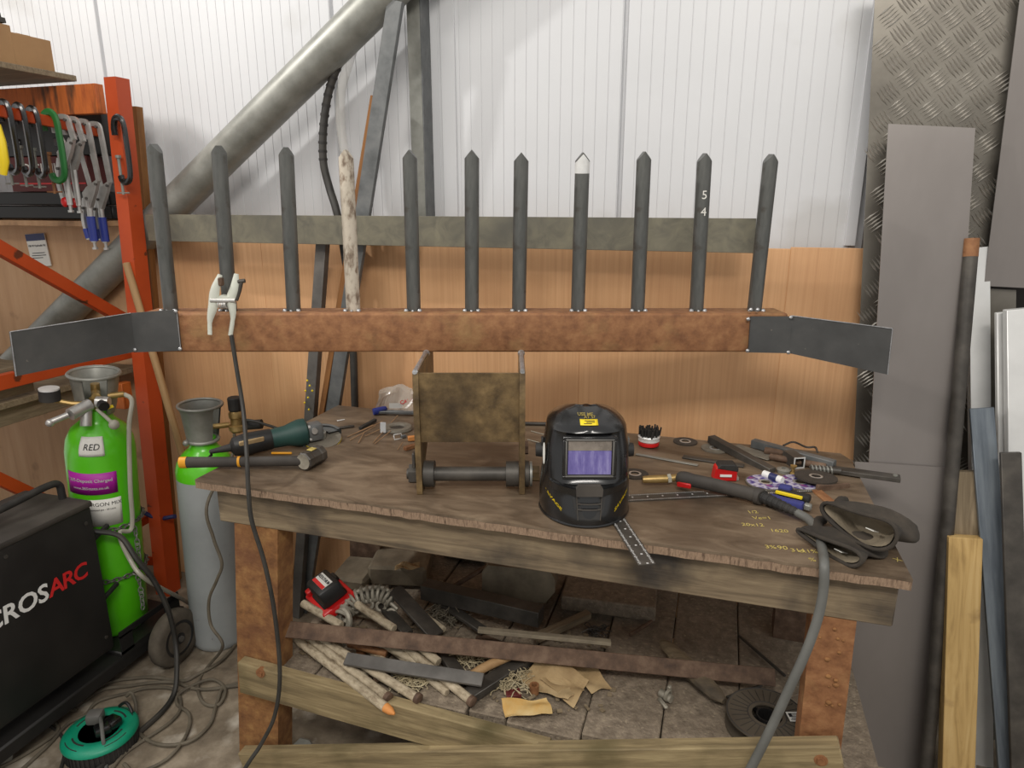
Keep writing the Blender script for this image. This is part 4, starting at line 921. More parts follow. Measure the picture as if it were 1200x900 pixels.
# ---- welding torch and its hose
tq = [bz(753, 562, .016), bz(782, 561, .018), bz(790, 560, .020), bz(797, 559, .022), bz(826, 566, .024), bz(862, 575, .023), bz(886, 580, .021), bz(890, 581, .021), bz(936, 601, .018)]
wt = thing('welding_torch', tq[4]-Vector((0, 0, .024)), 'black welding torch with a brass nozzle and thick grey hose running off the bench', 'welding torch')
MB().tube([tq[0], tq[0]*.9+tq[1]*.1, tq[0]*.5+tq[1]*.5, tq[1]], [.0085, .0095, .0105, .0105], 16).build('nozzle', 'brass', wt)
MB().tube([tq[1], tq[1]*.5+tq[2]*.5], [.0125, .0125], 6).build('nut', 'hose_pale', wt, smooth=0)
MB().tube([tq[1]*.5+tq[2]*.5, bz(801, 559, .022)], [.0095, .0095], 12).build('neck', 'brass', wt)
hb = cr([bz(794, 560, .022), bz(812, 563, .025), bz(840, 569, .025), bz(864, 575, .023), bz(884, 580, .022)], 5)
MB().tube(hb, [.013, .018, .019, .019, .018]+[.0165]*(len(hb)-8)+[.016, .017, .017], 14, flat=(1.05, .85)).build('handle', 'black_dusty', wt)
MB().box((0, 0, 0), (.036, .006, .013), bev=.002, M=frame(bz(804, 566, .020), tq[4]-tq[2])@T((0, -.017, 0))).build('trigger', 'red_plastic', wt)
MB().tube([bz(883, 580, .021), bz(886, 580.5, .021), bz(892, 582, .021), bz(894, 583, .021)], [.019, .0205, .0205, .018], 18).build('collar', 'black_dusty', wt)
b = MB(); s0, s1 = bz(893, 582, .021), bz(937, 602, .017); n_ = 60
b.tube([s0+(s1-s0)*(k/n_) for k in range(n_+1)], [(.0155-.006*k/n_)*(1.0 if (k % 8) < 5 else .86) for k in range(n_+1)], 14); b.build('strain_relief', 'black_rubber', wt, smooth=25)
hs = [s1-(s1-s0)*.06, bz(948, 609, .016), bz(957, 621, .014), bz(962, 637, .0125), at_z(965, 651, Z+.012), at_y(966, 664, BY0-.014), at_y(965, 690, BY0-.022), at_y(959, 722, BY0-.03), at_y(946, 760, BY0-.04), at_y(928, 800, BY0-.05), at_y(905, 850, BY0-.06), at_y(882, 896, BY0-.07), at_y(858, 940, BY0-.08)]
MB().tube(cr(hs, 8), .0098, 12).build('hose', 'cable_grey', wt)
# ---- gauntlets
def glove(M, label, w, h, L, bend, fl=1):
    t = thing('welding_glove', M, label, 'glove', 'welding gloves')
    rg = []; ri = []; N = 36
    prof = [(0, 1.0, 1.0), (.04, .99, 1.0), (.12, .94, .97), (.25, .86, .9), (.4, .8, .82), (.55, .86, .78), (.72, .92, .72), (.88, .84, .62), (.97, .6, .46), (1.0, .3, .25)]
    def pos(s_, a_, kw, kh, ins=0):
        y = L*s_; x = (w/2*kw-ins)*math.cos(a_); z = h/2*kh+(h/2*kh-ins)*math.sin(a_)
        x += .012*math.sin(s_*5+1)*math.sin(a_*2); z *= 1+.10*math.sin(3*a_+6*s_)
        ang = bend*s_; return Vector((x*math.cos(ang)+y*math.sin(ang)*.9, y*math.cos(ang)-x*math.sin(ang), max(.001, z+.006*math.sin(7*s_+2*a_))))
    for s_, kw, kh in prof: rg.append([pos(s_, 2*math.pi*k/N, kw, kh) for k in range(N)])
    b = MB().rings(rg, cap0=False).jitter(.007, 24, fl)
    b.build('gauntlet', 'glove', t, M, smooth=80, mods=[('SOLIDIFY', dict(thickness=.003, offset=1)), ('SUBSURF', dict(levels=1, render_levels=1))])
    for s_, kw, kh in ((.006, 1, 1), (.04, .99, 1.0), (.15, .92, .95), (.3, .82, .86), (.42, .6, .6)): ri.append([pos(s_, 2*math.pi*k/N, kw*.97, kh*.97, .004)+Vector((0, 0, .002)) for k in range(N)])
    MB().rings(ri, cap0=False).jitter(.003, 26, fl).build('lining', 'glove_lining', t, M, smooth=80)
    MB().tube([pos(-.004, 2*math.pi*k/N, 1.0, 1.0) for k in range(N)], .0042, 8, closed=True).build('cuff_binding', 'glove', t, M)
    for k, (fx, fl_, fz) in enumerate(((-.034, .82, .3), (-.012, .95, .42), (.012, .93, .44), (.034, .78, .34))):
        r0 = pos(.84, math.pi/2, .01, .45); q = Vector((fx, 0, 0))
        dirv = Vector((math.sin(bend), math.cos(bend), 0)); sd = Vector((math.cos(bend), -math.sin(bend), 0))
        base_ = r0+sd*fx; base_.z = h*.30
        pts = [base_-dirv*.015, base_+dirv*.022, base_+dirv*.046*fl_+Vector((0, 0, -.006)), base_+dirv*.056*fl_+Vector((0, 0, -h*.24))]
        MB().tube([M @ p for p in cr(pts, 4)], [.0105]*4+[.0115]*6+[.009]*2+[.006], 10).build('finger', 'glove', t)
    s_ = pos(.5, 0 if fl > 0 else math.pi, 1, 1); dirv = Vector((fl*.7, .7, 0))
    MB().tube([M @ p for p in cr([s_-dirv*.02+Vector((0, 0, .0)), s_+dirv*.012, s_+dirv*.03+Vector((0, .012, -.002)), s_+dirv*.036+Vector((0, .03, -.006))], 4)], [.012]*9+[.010]*3+[.006], 10).build('thumb', 'glove', t)
    MB().box((w*.24 if fl > 0 else w*.12, .012, h*.86 if fl > 0 else h*.5), (.018, .02, .0015), M=M @ RX(-20)).build('care_tag', 'paper_white', t)
    return t
glove(T(bz(969, 650)) @ RZ(-46), 'dark welding glove at the bench edge, lower of the two, over the torch hose', .150, .036, .12, .0, -1)
glove(T(bz(1001, 634, .026)) @ RZ(-44) @ RX(-2), 'dark welding glove on top, with its wide cuff opening towards the viewer', .165, .070, .125, .0, -1)
# ---- blue and black pliers-like cutter, under the torch hose
M = T(bz(921, 592)) @ RZ(-20)
ct_ = thing('stapler_tool', M, 'blue and black folding hand tool with a yellow band under the torch hose', 'hand tool')
MB().box((0, -.014, .012), (.085, .024, .022), bev=.004, seg=2).build('handle', 'blue_cloth', ct_, M)
MB().box((.012, .018, .022), (.075, .026, .020), bev=.006, seg=2).build('body', 'black_rubber', ct_, M)
MB().box((-.012, .026, .032), (.03, .024, .016), bev=.005, seg=2).build('strap', 'blue_cloth', ct_, M)
MB().box((.004, .0, .028), (.062, .008, .007), bev=.001).build('band', 'yellow', ct_, M)
MB().box((.05, -.006, .012), (.018, .016, .016), bev=.003).build('jaw', 'galv', ct_, M)
# ---- scrap steel at the back right
def ch_bar(name, p, q, w, h, m, label, cat):   # channel section
    Mx = frame((p+q)/2, q-p); L = (q-p).length; t_ = .004
    prof_ = [(-w/2, 0), (w/2, 0), (w/2, h), (w/2-t_, h), (w/2-t_, t_), (-w/2+t_, t_), (-w/2+t_, h), (-w/2, h)]
    o = MB().rings([[Vector((-L/2, x, z)) for x, z in prof_], [Vector((L/2, x, z)) for x, z in prof_]]).build(name, m, None, Mx, smooth=0); return tag(o, label, cat)
p = bz(833, 514, .018); q = bz(905, 553, .002)
o = bar('steel_angle_bar', p, q, .026, .022, 'steel_dark', label='dark steel bar lying slanted with its cut end raised on the worn disc', cat='steel bar'); o2 = o
bar('flat_bar', bz(800, 535, .003), bz(872, 546, .003), .022, .005, 'steel_dark', label='dark flat bar lying behind the red tape measure', cat='flat bar')
bar('steel_ruler', bz(745, 532, .002), bz(818, 545, .002), .014, .002, 'galv', label='narrow grey steel strip lying right of the helmet', cat='strip')
bar('metal_strip', bz(860, 523, .004), bz(905, 537, .004), .05, .003, 'disc_grey', label='wide brown metal strip lying at the back beside the worn grey disc', cat='strip')
o = bar('steel_box_section', bz(882, 519, .016), bz(978, 545, .016), .024, .024, 'galv_dark', label='grey box section offcut lying along the back edge of the bench', cat='box section')
for k, (p, q, r_, lab) in enumerate(((bz(896, 528, .012), bz(975, 541, .012), .011, 'rusty round bar lying in front of the grey box section'), (bz(902, 535, .010), bz(968, 547, .010), .0095, 'shorter rusty round bar, second in front of the grey box section'))):
    rod('round_bar', p, q, r_, 'rust_dark', label=lab, cat='round bar')
p = bz(950, 549, .012); q = bz(985, 552, .012)
bt = thing('drill_bit', p-Vector((0, 0, .012)), 'short threaded dark steel bit lying behind the bright square tube end', 'drill bit')
MB().tube([p, q], .009, 14).build('shank', 'steel_dark', bt)
b = MB(); d_ = q-p; L_ = d_.length; Mx = frame(p, d_)
b.tube([Mx @ Vector((L_*.75*k/60, .0095*math.cos(k*.62), .0095*math.sin(k*.62))) for k in range(61)], .0022, 6); b.build('thread', 'galv', bt)
M = frame(bz(936, 549, .0), (cp, sp, 0)) @ RZ(8)
sq_ = thing('square_tube', M, 'short square tube offcut with a bright cut end facing the viewer', 'square tube')
def sqring(y, s_): return [Vector((-s_, y, .016-s_)), Vector((s_, y, .016-s_)), Vector((s_, y, .016+s_)), Vector((-s_, y, .016+s_))]
MB().rings([sqring(0, .016), sqring(.06, .016), sqring(.06, .0128), sqring(0, .0128)], closed=True).build('wall', 'steel_dark', sq_, M, smooth=0)
MB().rings([sqring(-.0008, .0162), sqring(-.0008, .0127), sqring(.0006, .0127), sqring(.0006, .0162)], closed=True).build('cut_end', 'bright_cut', sq_, M, smooth=0)
o = MB().tube(cr([bz(918, 522, .025), bz(930, 518, .03), bz(945, 524, .03), bz(955, 524, .032), bz(958, 530, .03)], 6), .003, 8).build('bent_wire', 'steel_dark'); tag(o, 'bent dark wire hook lying on the grey box section', 'wire')
p = bz(960, 548, .008); q = at_z(1055, 561, Z+.011); ch = bar('steel_flat_bar', p, q, .034, .012, 'steel_dark', label='dark flat bar sticking out over the right bench end', cat='flat bar')
MB().cyl((.0, 0, .003), (.0, 0, .009), .006, seg=12).build('bolt', 'galv', ch, frame(q, q-p) @ T((-.012, 0, 0)))
a = bz(953, 572, .001); c = bz(975, 590, .001); e = bz(995, 570, .001)
an = thing('angle_iron', a, 'rusty corner of angle iron behind the welding gloves', 'angle iron')
bar('arm', a, c, .026, .006, 'rust', an); bar('arm', bz(957, 572, .008), e, .010, .018, 'rust_dark', an)
# ---- left half of the bench: grinder
g0 = bz(258, 527, .030); g1 = bz(385, 500, .045); d_ = Vector((g1.x-g0.x, g1.y-g0.y, 0)); Mg = frame(g0, g1-g0); L_ = (g1-g0).length
gr = thing('angle_grinder', T(g0-Vector((0, 0, .03))), 'dark green and black angle grinder lying on the bench above the hammer', 'angle grinder')
k_ = L_/.34
def gx(x): return x*k_
b = MB(); prof_ = [(.0, .012), (.015, .022), (.06, .027), (.11, .026), (.125, .026)]
def glo(pr, m, name, sy=1., sz=1.15):
    rg = [[Vector((gx(x), r_*sy*math.cos(2*math.pi*k/24), r_*sz*math.sin(2*math.pi*k/24))) for k in range(24)] for x, r_ in pr]
    return MB().rings(rg).build(name, m, gr, Mg, smooth=45)
glo([(.03, .012), (.04, .024), (.08, .029), (.15, .027), (.155, .026)], 'black_paint', 'rear_handle')
glo([(.155, .025), (.17, .026), (.20, .027), (.225, .033), (.24, .036), (.262, .036), (.268, .030)], 'tool_green', 'motor_housing')
glo([(-.03, .006), (.0, .0085), (.032, .012)], 'black_rubber', 'cable_sleeve', 1, 1)
MB().box((gx(.09), -.022, .024), (gx(.075), .006, .016), bev=.002, M=Mg @ RX(20)).build('rating_label', 'paper_brown', gr)
MB().box((gx(.29), 0, -.004), (gx(.055), .05, .052), bev=.010, seg=2, M=Mg).build('gear_head', 'galv_dark', gr)
for y_, z_ in ((-.02, .018), (.02, .018), (-.02, -.02), (.02, -.02)): MB().cyl(Mg @ Vector((gx(.268), y_, z_)), Mg @ Vector((gx(.275), y_, z_)), .006, seg=8).build('screw', 'chrome', gr)
MB().cyl(Mg @ Vector((gx(.285), -.02, .006)), Mg @ Vector((gx(.285), -.034, .006)), .009, seg=12).build('button', 'chrome', gr)
Md = Mg @ T((gx(.315), .0, -.030)) @ RX(14)
MB().cyl(Md @ Vector((0, 0, .02)), Md @ Vector((0, 0, -.006)), .012).build('spindle', 'galv', gr)
MB().lathe([(.05, .012), (.060, .012), (.064, .006), (.064, -.008), (.060, -.008), (.060, .006), (.02, .010), (.02, .013)], Md, 30, caps=False, a0=10, a1=200).build('guard', 'galv_dark', gr)
dk = MB().lathe([(.01, -.006), (.056, -.006), (.056, -.001), (.01, -.001), (.01, -.006)], Md, 40, caps=False).build('disc', 'disc_grey', gr)
MB().lathe([(.052, -.0065), (.0565, -.0065), (.0565, -.0045), (.052, -.0045)], Md, 40, caps=False).build('disc_edge', 'yellow', dk)
MB().tube([Mg @ Vector((gx(-.028), 0, 0)), bz(248, 533, .012), bz(238, 542, .004), Vector((-1.30, 1.50, .925)), Vector((-1.312, 1.53, .90)), Vector((-1.29, 1.56, .865)), Vector((-1.20, 1.60, .85))], .0042, 8).build('lead', 'cable_black', gr)
# ---- hammer
h0 = bz(211, 542, .018); h1 = bz(352, 540, .024); Mh = frame(h0, h1-h0); L_ = (h1-h0).length
hm_ = thing('sledge_hammer', T(h1-Vector((0, 0, .024))), 'short sledge hammer with a black grip and amber handle end on the bench corner', 'hammer')
def hl(a_, b_, r0, r1, m, name): return MB().tube([Mh @ Vector((a_*L_, 0, 0)), Mh @ Vector((b_*L_, 0, 0))], [r0, r1], 16, flat=(1.1, .85)).build(name, m, hm_)
hl(0, .06, .0145, .0150, 'amber', 'handle_end'); hl(.05, .50, .0145, .0125, 'black_dusty', 'grip'); hl(.485, .505, .0140, .0140, 'amber', 'band'); hl(.50, 1.02, .0125, .0135, 'black_dusty', 'shaft')
hd = T(bz(366, 536, .026)) @ VIEW @ RZ(66)
MB().rings([[Vector((x, r_*math.cos(2*math.pi*(k+.5)/8), r_*math.sin(2*math.pi*(k+.5)/8))) for k in range(8)] for x, r_ in ((-.038, .0225), (-.034, .0258), (-.02, .0258), (-.015, .0235), (.015, .0235), (.02, .0258), (.034, .0258), (.038, .0225))]).build('head', 'steel_dark', hm_, hd, smooth=0)
MB().cyl((-.0385, 0, 0), (-.0365, 0, 0), .0215, seg=20).build('striking_face', 'cast_alu', hm_, hd)
MB().box((-.0, 0, .024), (.022, .018, .003), bev=.001).build('sticker', 'chalk', hm_, hd)
bar('amber_chisel', bz(342, 531, .006), bz(318, 531, .006), .006, .006, 'amber', label='thin amber plastic strip lying behind the hammer shaft', cat='strip')
# ---- odds and ends left of the bracket
M = T(bz(466, 503)) @ RZ(10)
fd = thing('flap_disc', M, 'pale grey flap disc with a dark centre lying left of the bracket', 'flap disc')
b = MB().lathe([(.022, .006), (.026, .010), (.044, .010), (.048, .003), (.047, 0), (.022, 0), (.022, .006)], M, 44, caps=False)
b.build('flaps', 'disc_grey', fd, smooth=20)
MB().lathe([(.0, .001), (.022, .001), (.022, .004), (.010, .003), (0, .003)], M, 24).build('backing', 'abrasive', fd)
M = T(bz(456, 487)) @ RZ(12)
kn = thing('blue_spring_clamp', M, 'blue handled clamp tool lying behind the flap disc', 'clamp')
MB().tube([M @ Vector(p) for p in ((-.055, 0, .012), (-.03, .014, .014), (-.02, .03, .014))], [.012, .013, .010], 10).build('handle', 'blue_grip', kn)
MB().box((.035, .004, .010), (.15, .012, .010), bev=.002, M=M).box((.04, .02, .010), (.13, .006, .008), bev=.002, M=M).build('bar', 'galv_dark', kn)
MB().box((.10, .01, .014), (.022, .03, .022), bev=.004, M=M).build('jaw', 'blue_grip', kn)
o = MB().box((0, 0, .0), (.018, .006, .034), bev=.001).build('plastic_case', 'clear_plastic', None, T(bz(449, 501, .018)) @ VIEW @ RX(-12)); tag(o, 'small clear plastic case standing in front of the blue clamp tool', 'plastic case')
bar('file_handle', bz(422, 502, .006), bz(440, 492, .006), .012, .010, 'black_rubber', label='short black tool shank lying left of the clear plastic case', cat='tool')
rods = [((407, 512), (437, 498)), ((414, 509), (448, 494)), ((420, 519), (427, 506)), ((428, 511), (450, 501)), ((437, 519), (466, 487)), ((439, 520), (458, 505)), ((466, 527), (472, 518)), ((410, 516), (440, 499))]
for k, (p, q) in enumerate(rods):
    rod('welding_rod', bz(*p, .0025), bz(*q, .0055+.001*k), .0014, 'copper', label='thin copper coloured welding rod scattered left of the flap disc', cat='welding rod', group='welding rods on the bench')
M = T(bz(467, 515)) @ VIEW @ RZ(30)
t = thing('wire_buckle', M, 'small bright rectangular metal ring lying in front of the flap disc', 'buckle')
b = MB(); framebox(b, -.014, .014, 0, .018, .003, 0, .004); b.build('frame', 'bright_cut', t, M @ RX(-25)); MB().box((.018, .004, .006), (.018, .01, .010), bev=.002).build('clip', 'galv_dark', t, M)
bar('orange_block', bz(478, 514, .008), bz(489, 513, .008), .014, .014, 'wood_end', label='small orange wooden wedge lying upright against the bracket', cat='wedge')
bar('copper_block', bz(474, 526, .006), bz(490, 521, .006), .014, .012, 'rust', label='red brown copper block lying left of the bracket foot', cat='block')
# crumpled plastic bag
M = T(bz(466, 481)) @ VIEW
b = MB()
def bagf(u, v):
    x = -.07+.17*u; z = .085*math.sin(math.pi*min(1, v*1.05))*(.55+.45*math.sin(2.2*u+.6))
    return Vector((x, -.035+.09*v+.02*math.sin(6*u), max(.002, z)))
b.grid(bagf, 18, 12).jitter(.016, 22, 5)
for v in b.bm.verts: v.co.z = max(.002, v.co.z)
bg = b.build('plastic_bag', 'bag', None, M, smooth=0); tag(bg, 'crumpled clear plastic bag with red print lying behind the bracket', 'bag')
MB().text('CAUTION', .018, M @ T((.055, -.028, .045)) @ RX(70) @ RZ(12), bold=.02).build('lettering', 'red_print', bg, smooth=0)
MB().box((-.01, -.04, .018), (.045, .002, .018), M=M @ RX(-15) @ RZ(15)).build('label', 'paper_white', bg, smooth=0)
# wires and bar behind bracket / helmet
rod('steel_rod', at_z(600, 496, Z+.006), at_z(660, 497, Z+.006), .006, 'steel_dark', label='dark steel rod lying along the back edge behind the bracket and helmet', cat='rod')
for k, (p, q) in enumerate((((622, 505), (645, 511)), ((618, 515), (642, 521)))):
    rod('filler_wire', bz(*p, .0015), bz(*q, .0015), .0011, 'hose_pale', label='thin bright wire lying between the bracket and the helmet', cat='wire', group='wires behind the helmet')
bar('bright_strip', bz(395, 493, .001), bz(404, 491.5, .001), .008, .0012, 'bright_cut', label='tiny bright metal strip lying on the bench behind the grinder', cat='strip')
bar('chisel_bar', bz(386, 503, .004), bz(415, 499, .004), .012, .006, 'steel_dark', label='flat grey steel chisel beside the grinder head', cat='chisel')
# ================================================================== UNDER THE BENCH (everything lies on the lower shelf, z = SZ)
def sz(u, v, h=0.): return at_z(u, v, SZ+h)
G = 'whitewashed rods under the bench'
stakes = [((346, 748, .040), (452, 829, .012), 'long whitewashed stake with a sharpened orange tip, nearest the front rail'),
 ((363, 748, .046), (454, 817, .014), 'long whitewashed stake lying right beside the orange tipped one'),
 ((375, 749, .050), (489, 818, .014), 'whitewashed stake passing under the dark flat bar, third from the left'),
 ((466, 752, .052), (552, 821, .016), 'whitewashed stake ending near the curved wooden stick'),
 ((478, 747, .060), (514, 776, .045), 'whitewashed stake showing only between the rusty bar and the dark flat bar'),
 ((436, 748, .050), (490, 776, .030), 'stake with a tapered end in the middle of the pile'),
 ((355, 707, .070), (400, 733, .060), 'whitewashed stake lying below the red battery charger, behind the rusty bar'),
 ((418, 708, .085), (462, 737, .070), 'whitewashed stake running out from under the cast aluminium part')]
for i, (a, c, lab) in enumerate(stakes):
    p, q = sz(*a), sz(*c)
    o = rod('stake', p, q, .0125, 'whitewash', label=lab, cat='stake', group=G, seg=14)
    L = (q-p).length
    if i == 0: MB().tube([(L/2, 0, 0), (L/2+.02, 0, 0), (L/2+.034, 0, 0)], [.0125, .010, .003], 14).build('tip', 'wood_end', o, frame((p+q)/2, q-p))
    elif i < 4: MB().tube([(L/2-.004, 0, 0), (L/2+.008, 0, 0), (L/2+.010, 0, 0)], [.0145, .0145, .011], 14).build('end', 'rust_dark', o, frame((p+q)/2, q-p))
for a, c, lab in (((455, 757, .030), (524, 812, .012), 'thin whitewashed stake lying deep in the pile near the curved stick'),
 ((421, 752, .026), (472, 792, .012), 'short whitewashed stake half buried below the dark flat bar'),
 ((494, 752, .034), (538, 786, .012), 'whitewashed stake lying behind the curved stick, right of the crossing channel'),
 ((384, 752, .018), (430, 790, .012), 'whitewashed stake lowest in the pile near the front rail'),
 ((404, 716, .030), (470, 728, .030), 'whitewashed stake lying behind the rusty bar under the cast part'),
 ((476, 706, .030), (520, 738, .028), 'grey stake lying between the slanting dark bar and the fibre rag')):
    rod('stake', sz(*a), sz(*c), .0105, 'whitewash', label=lab, cat='stake', group=G, seg=12)
bar('dark_flat_bar', sz(500, 752, .03), sz(470, 800, .008), .024, .007, 'rust_dark', label='rusty narrow flat bar lying crosswise under the stakes', cat='flat bar')
bar('dark_flat_bar', sz(560, 745, .02), sz(610, 765, .016), .028, .008, 'rust_dark', label='short rusty flat bar lying right of the curved stick', cat='flat bar')
b = MB()
for k in range(170):
    q = sz(random.uniform(350, 720), random.uniform(735, 835), .004)
    if q.y < BY0+.085: continue
    s_ = random.uniform(.0025, .009)
    b.box((0, 0, 0), (s_*random.uniform(1, 4), s_*random.uniform(1, 2), s_*.6), M=T(q) @ RZ(random.uniform(0, 180)))
o = b.build('debris', 'timber_weathered', None, None, smooth=0); tag(o, 'loose chips and crumbs scattered over the lower shelf boards', 'debris'); o['kind'] = 'stuff'
rod('round_bar', sz(408, 754, .045), sz(453, 766, .030), .011, 'rust', label='short rusty round bar lying among the whitewashed stakes', cat='round bar')
# long rusty bar across the pile
bar('rusty_flat_bar', at_z(334, 737, SZ+.105), at_z(908, 794, SZ+.045), .045, .012, 'rust_dark', up=(0, -.8, .6), label='long rusty flat bar lying right across the pile under the bench', cat='flat bar')
bar('steel_strip', at_z(560, 738, SZ+.112), at_z(716, 753, SZ+.094),   .018, .012, 'stone', label='short pale crusted strip lying along the top of the long rusty bar', cat='strip')
bar('dark_flat_bar', sz(405, 772, .058), sz(566, 797, .050), .036, .010, 'steel_mill', up=(0, -.4, .9), label='dark grey half round flat bar lying over the stakes below the rusty bar', cat='flat bar')
# box sections and flats behind
bar('steel_box_section', sz(497, 690, .085), sz(634, 722, .085), .05, .05, 'steel_dark', label='dark thick box section lying in front of the stone block', cat='box section')
bar('dark_flat_bar', sz(462, 690, .115), sz(512, 745, .050), .05, .010, 'steel_dark', label='dark flat bar slanting down beside the cast aluminium part', cat='flat bar')
bar('dark_flat_bar', sz(447, 708, .060), sz(478, 742, .050), .034, .012, 'steel_dark', label='shorter dark flat bar between the stake and the slanting flat bar', cat='flat bar')
bar('steel_channel', sz(508, 750, .035), sz(545, 800, .016), .036, .016, 'steel_dark', label='dark channel piece crossing under the dark grey flat bar', cat='channel')
bar('steel_channel', sz(550, 815, .014), sz(632, 762, .036), .042, .022, 'steel_dark', label='dark channel rising right towards the rusty bar beside the curved stick', cat='channel')
bar('dark_flat_bar', sz(518, 706, .05), sz(568, 740, .045), .03, .012, 'steel_dark', label='dark flat bar lying in the fibre rag behind the rusty bar', cat='flat bar')
bar('wooden_stick', sz(628, 748, .03), sz(690, 720, .03), .026, .022, 'timber_grey', jit=.003, label='grey broken wooden stick pointing right behind the rusty bar', cat='stick')
pts = cr([sz(537, 800, .030), sz(548, 793, .038), sz(570, 781, .046), sz(596, 769, .052), sz(606, 765, .054)], 5)
o = MB().tube(pts, [.004+.009*min(1, i/9) for i in range(len(pts))], 10).build('curved_stick', 'wood_rod'); tag(o, 'pale curved wooden stick with a pointed tip in front of the pile', 'stick')
# cast aluminium finned part
P = [sz(402, 722, .06), sz(414, 704, .085), sz(432, 696, .10), sz(450, 696, .10), sz(464, 706, .08)]
cc = cr(P, 6); ca_ = thing('cast_part', cc[10]-Vector((0, 0, .09)), 'pale cast aluminium part with a row of ribs and holes on the pile', 'casting')
b = MB()
for i in range(0, len(cc)-1, 2): b.torus(frame(cc[i], cc[i+1]-cc[i]) @ RY(90), .024, .0055, 18, 7)
b.build('ribs', 'cast_alu', ca_)
b = MB().tube([p+Vector((0, 0, .020)) for p in cc], .008, 8).tube([p+Vector((.012, -.014, -.012)) for p in cc], .007, 8); b.build('spine', 'cast_alu', ca_)
b = MB()
for k in range(5): b.torus(frame(cc[3+5*k]+Vector((0, -.022, -.020-.003*k)), Vector((.4, -1, .4))) @ RY(90), .014, .0055, 16, 7)
b.build('eyelets', 'cast_alu', ca_)
MB().torus(frame(cc[0]+Vector((0, -.005, -.01)), Vector((-.3, -1, .3))) @ RY(90), .030, .010, 22, 8).build('flange', 'cast_alu', ca_)
# stones and slabs
def block(name, m, c, d, rz, label, cat, ch=.012, tilt=0, jit=.004):
    M = T(c) @ RZ(rz) @ RX(tilt)
    o = MB().box((0, 0, d[2]/2), d, bev=ch).jitter(jit, 12, c[0]).build(name, m, None, M, smooth=20); return tag(o, label, cat)
p = sz(462, 683, .0); block('stone_slab', 'stone', (p.x, p.y+.07, SZ+.002), (.20, .20, .075), 14, 'flat worn stone slab with paper scraps on top, behind the cast part', 'stone', .01)
p = sz(400, 690, .0); block('stone_slab', 'stone', (p.x+.02, p.y+.07, SZ+.002), (.13, .16, .045), 6, 'lower dusty stone slab left of the paper topped one', 'stone', .01)
p = sz(604, 716, .0); M = T((p.x, p.y+.03, SZ+.02)) @ RZ(8) @ RX(-4)
o = MB().prism([(-.12, 0), (.09, 0), (.12, .04), (.12, .085), (.10, .115), (-.10, .115), (-.12, .09)], .13, M @ RX(90) @ T((0, 0, -.13))).jitter(.003, 14, 2).build('concrete_block', 'stone', None, None, smooth=20); tag(o, 'big brown concrete block with chamfered edges behind the box section', 'block')
p = sz(712, 712, 0.); o = block('concrete_slab', 'grit_board', (p.x, p.y+.05, SZ+.002), (.30, .20, .05), 4, 'flat grey slab with a pale front edge, right of the concrete block', 'slab', .004, 0, .002)
p = sz(530, 690, 0); block('stone_slab', 'stone', (p.x-.02, p.y+.24, SZ+.002), (.2, .12, .12), 0, 'dark upright stone block at the back under the bench', 'stone', .01)
rod('steel_rod', sz(527, 690, .07), sz(585, 655, .12), .008, 'rust_dark', label='thin dark rod leaning on the back stones under the bench', cat='rod')
p = at_z(478, 666, SZ+.079); M = T(p) @ RZ(20)
o = MB().grid(lambda u, v: Vector((-.04+.08*u, -.02+.04*v, .004+.010*math.sin(5*u+3*v)**2)), 10, 6).jitter(.006, 40, 2).build('paper_scrap', 'paper_brown', None, M, smooth=0, mods=[('SOLIDIFY', dict(thickness=.001))]); tag(o, 'small pale paper scrap lying on the stone slab', 'paper')
# battery on its charger
M = T(sz(388, 700, .075)) @ VIEW @ RZ(-52) @ RX(22) @ RY(-6)
cg = thing('battery_charger', M, 'red charger with a black battery lying tilted at the left under the bench', 'battery charger')
MB().box((.0, 0, 0), (.17, .115, .03), bev=.008, seg=2).build('base', 'red_plastic', cg, M)
MB().box((-.07, -.03, .016), (.03, .04, .03), bev=.006, seg=2).build('rail', 'red_plastic', cg, M)
MB().box((-.055, .03, .020), (.05, .05, .014), bev=.004).build('contact_block', 'black_paint', cg, M)
bt_ = MB().box((.012, 0, .044), (.12, .075, .058), bev=.010, seg=2).box((.012, 0, .018), (.10, .085, .02), bev=.004).box((-.05, 0, .04), (.02, .05, .036), bev=.005).build('battery', 'black_paint', cg, M)
lbl = MB().box((.012, .002, .0735), (.085, .038, .001)).build('battery_label', 'paper_white', bt_, M, smooth=0)
MB().box((.012, -.011, .0743), (.085, .012, .0006)).build('label_stripe', 'red_print', lbl, M, smooth=0)
MB().text('REDLITHIUM', .0145, M @ T((.012, .009, .0744)), bold=.02).build('lettering', 'ink', lbl, smooth=0)
# papers, straw, fibre
def sheetm(name, corners, m, label, cat, amp=.012, seed=1, th=.0012):
    q = [Vector(c) for c in corners]
    b = MB().grid(lambda u, v: (q[0]*(1-u)+q[1]*u)*(1-v)+(q[3]*(1-u)+q[2]*u)*v+Vector((0, 0, amp*(.5+.5*math.sin(5*u+seed)*math.cos(4*v+seed*2)))), 16, 12).jitter(.006, 26, seed)
    for v in b.bm.verts: v.co.z = max(v.co.z, SZ+.003)
    o = b.build(name, m, None, None, smooth=0, mods=[('SOLIDIFY', dict(thickness=th))]); return tag(o, label, cat)
sheetm('brown_paper', [sz(606, 800, .004), sz(640, 768, .03), sz(690, 800, .02), sz(666, 828, .004)], 'paper_brown', 'crumpled brown paper sheet lying in front of the rusty bar', 'paper', .022, 1)
sheetm('brown_paper', [sz(662, 788, .006), sz(690, 776, .02), sz(716, 808, .004), sz(694, 814, .004)], 'paper_brown', 'second brown paper piece, the right one with a folded corner', 'paper', .014, 2.4)
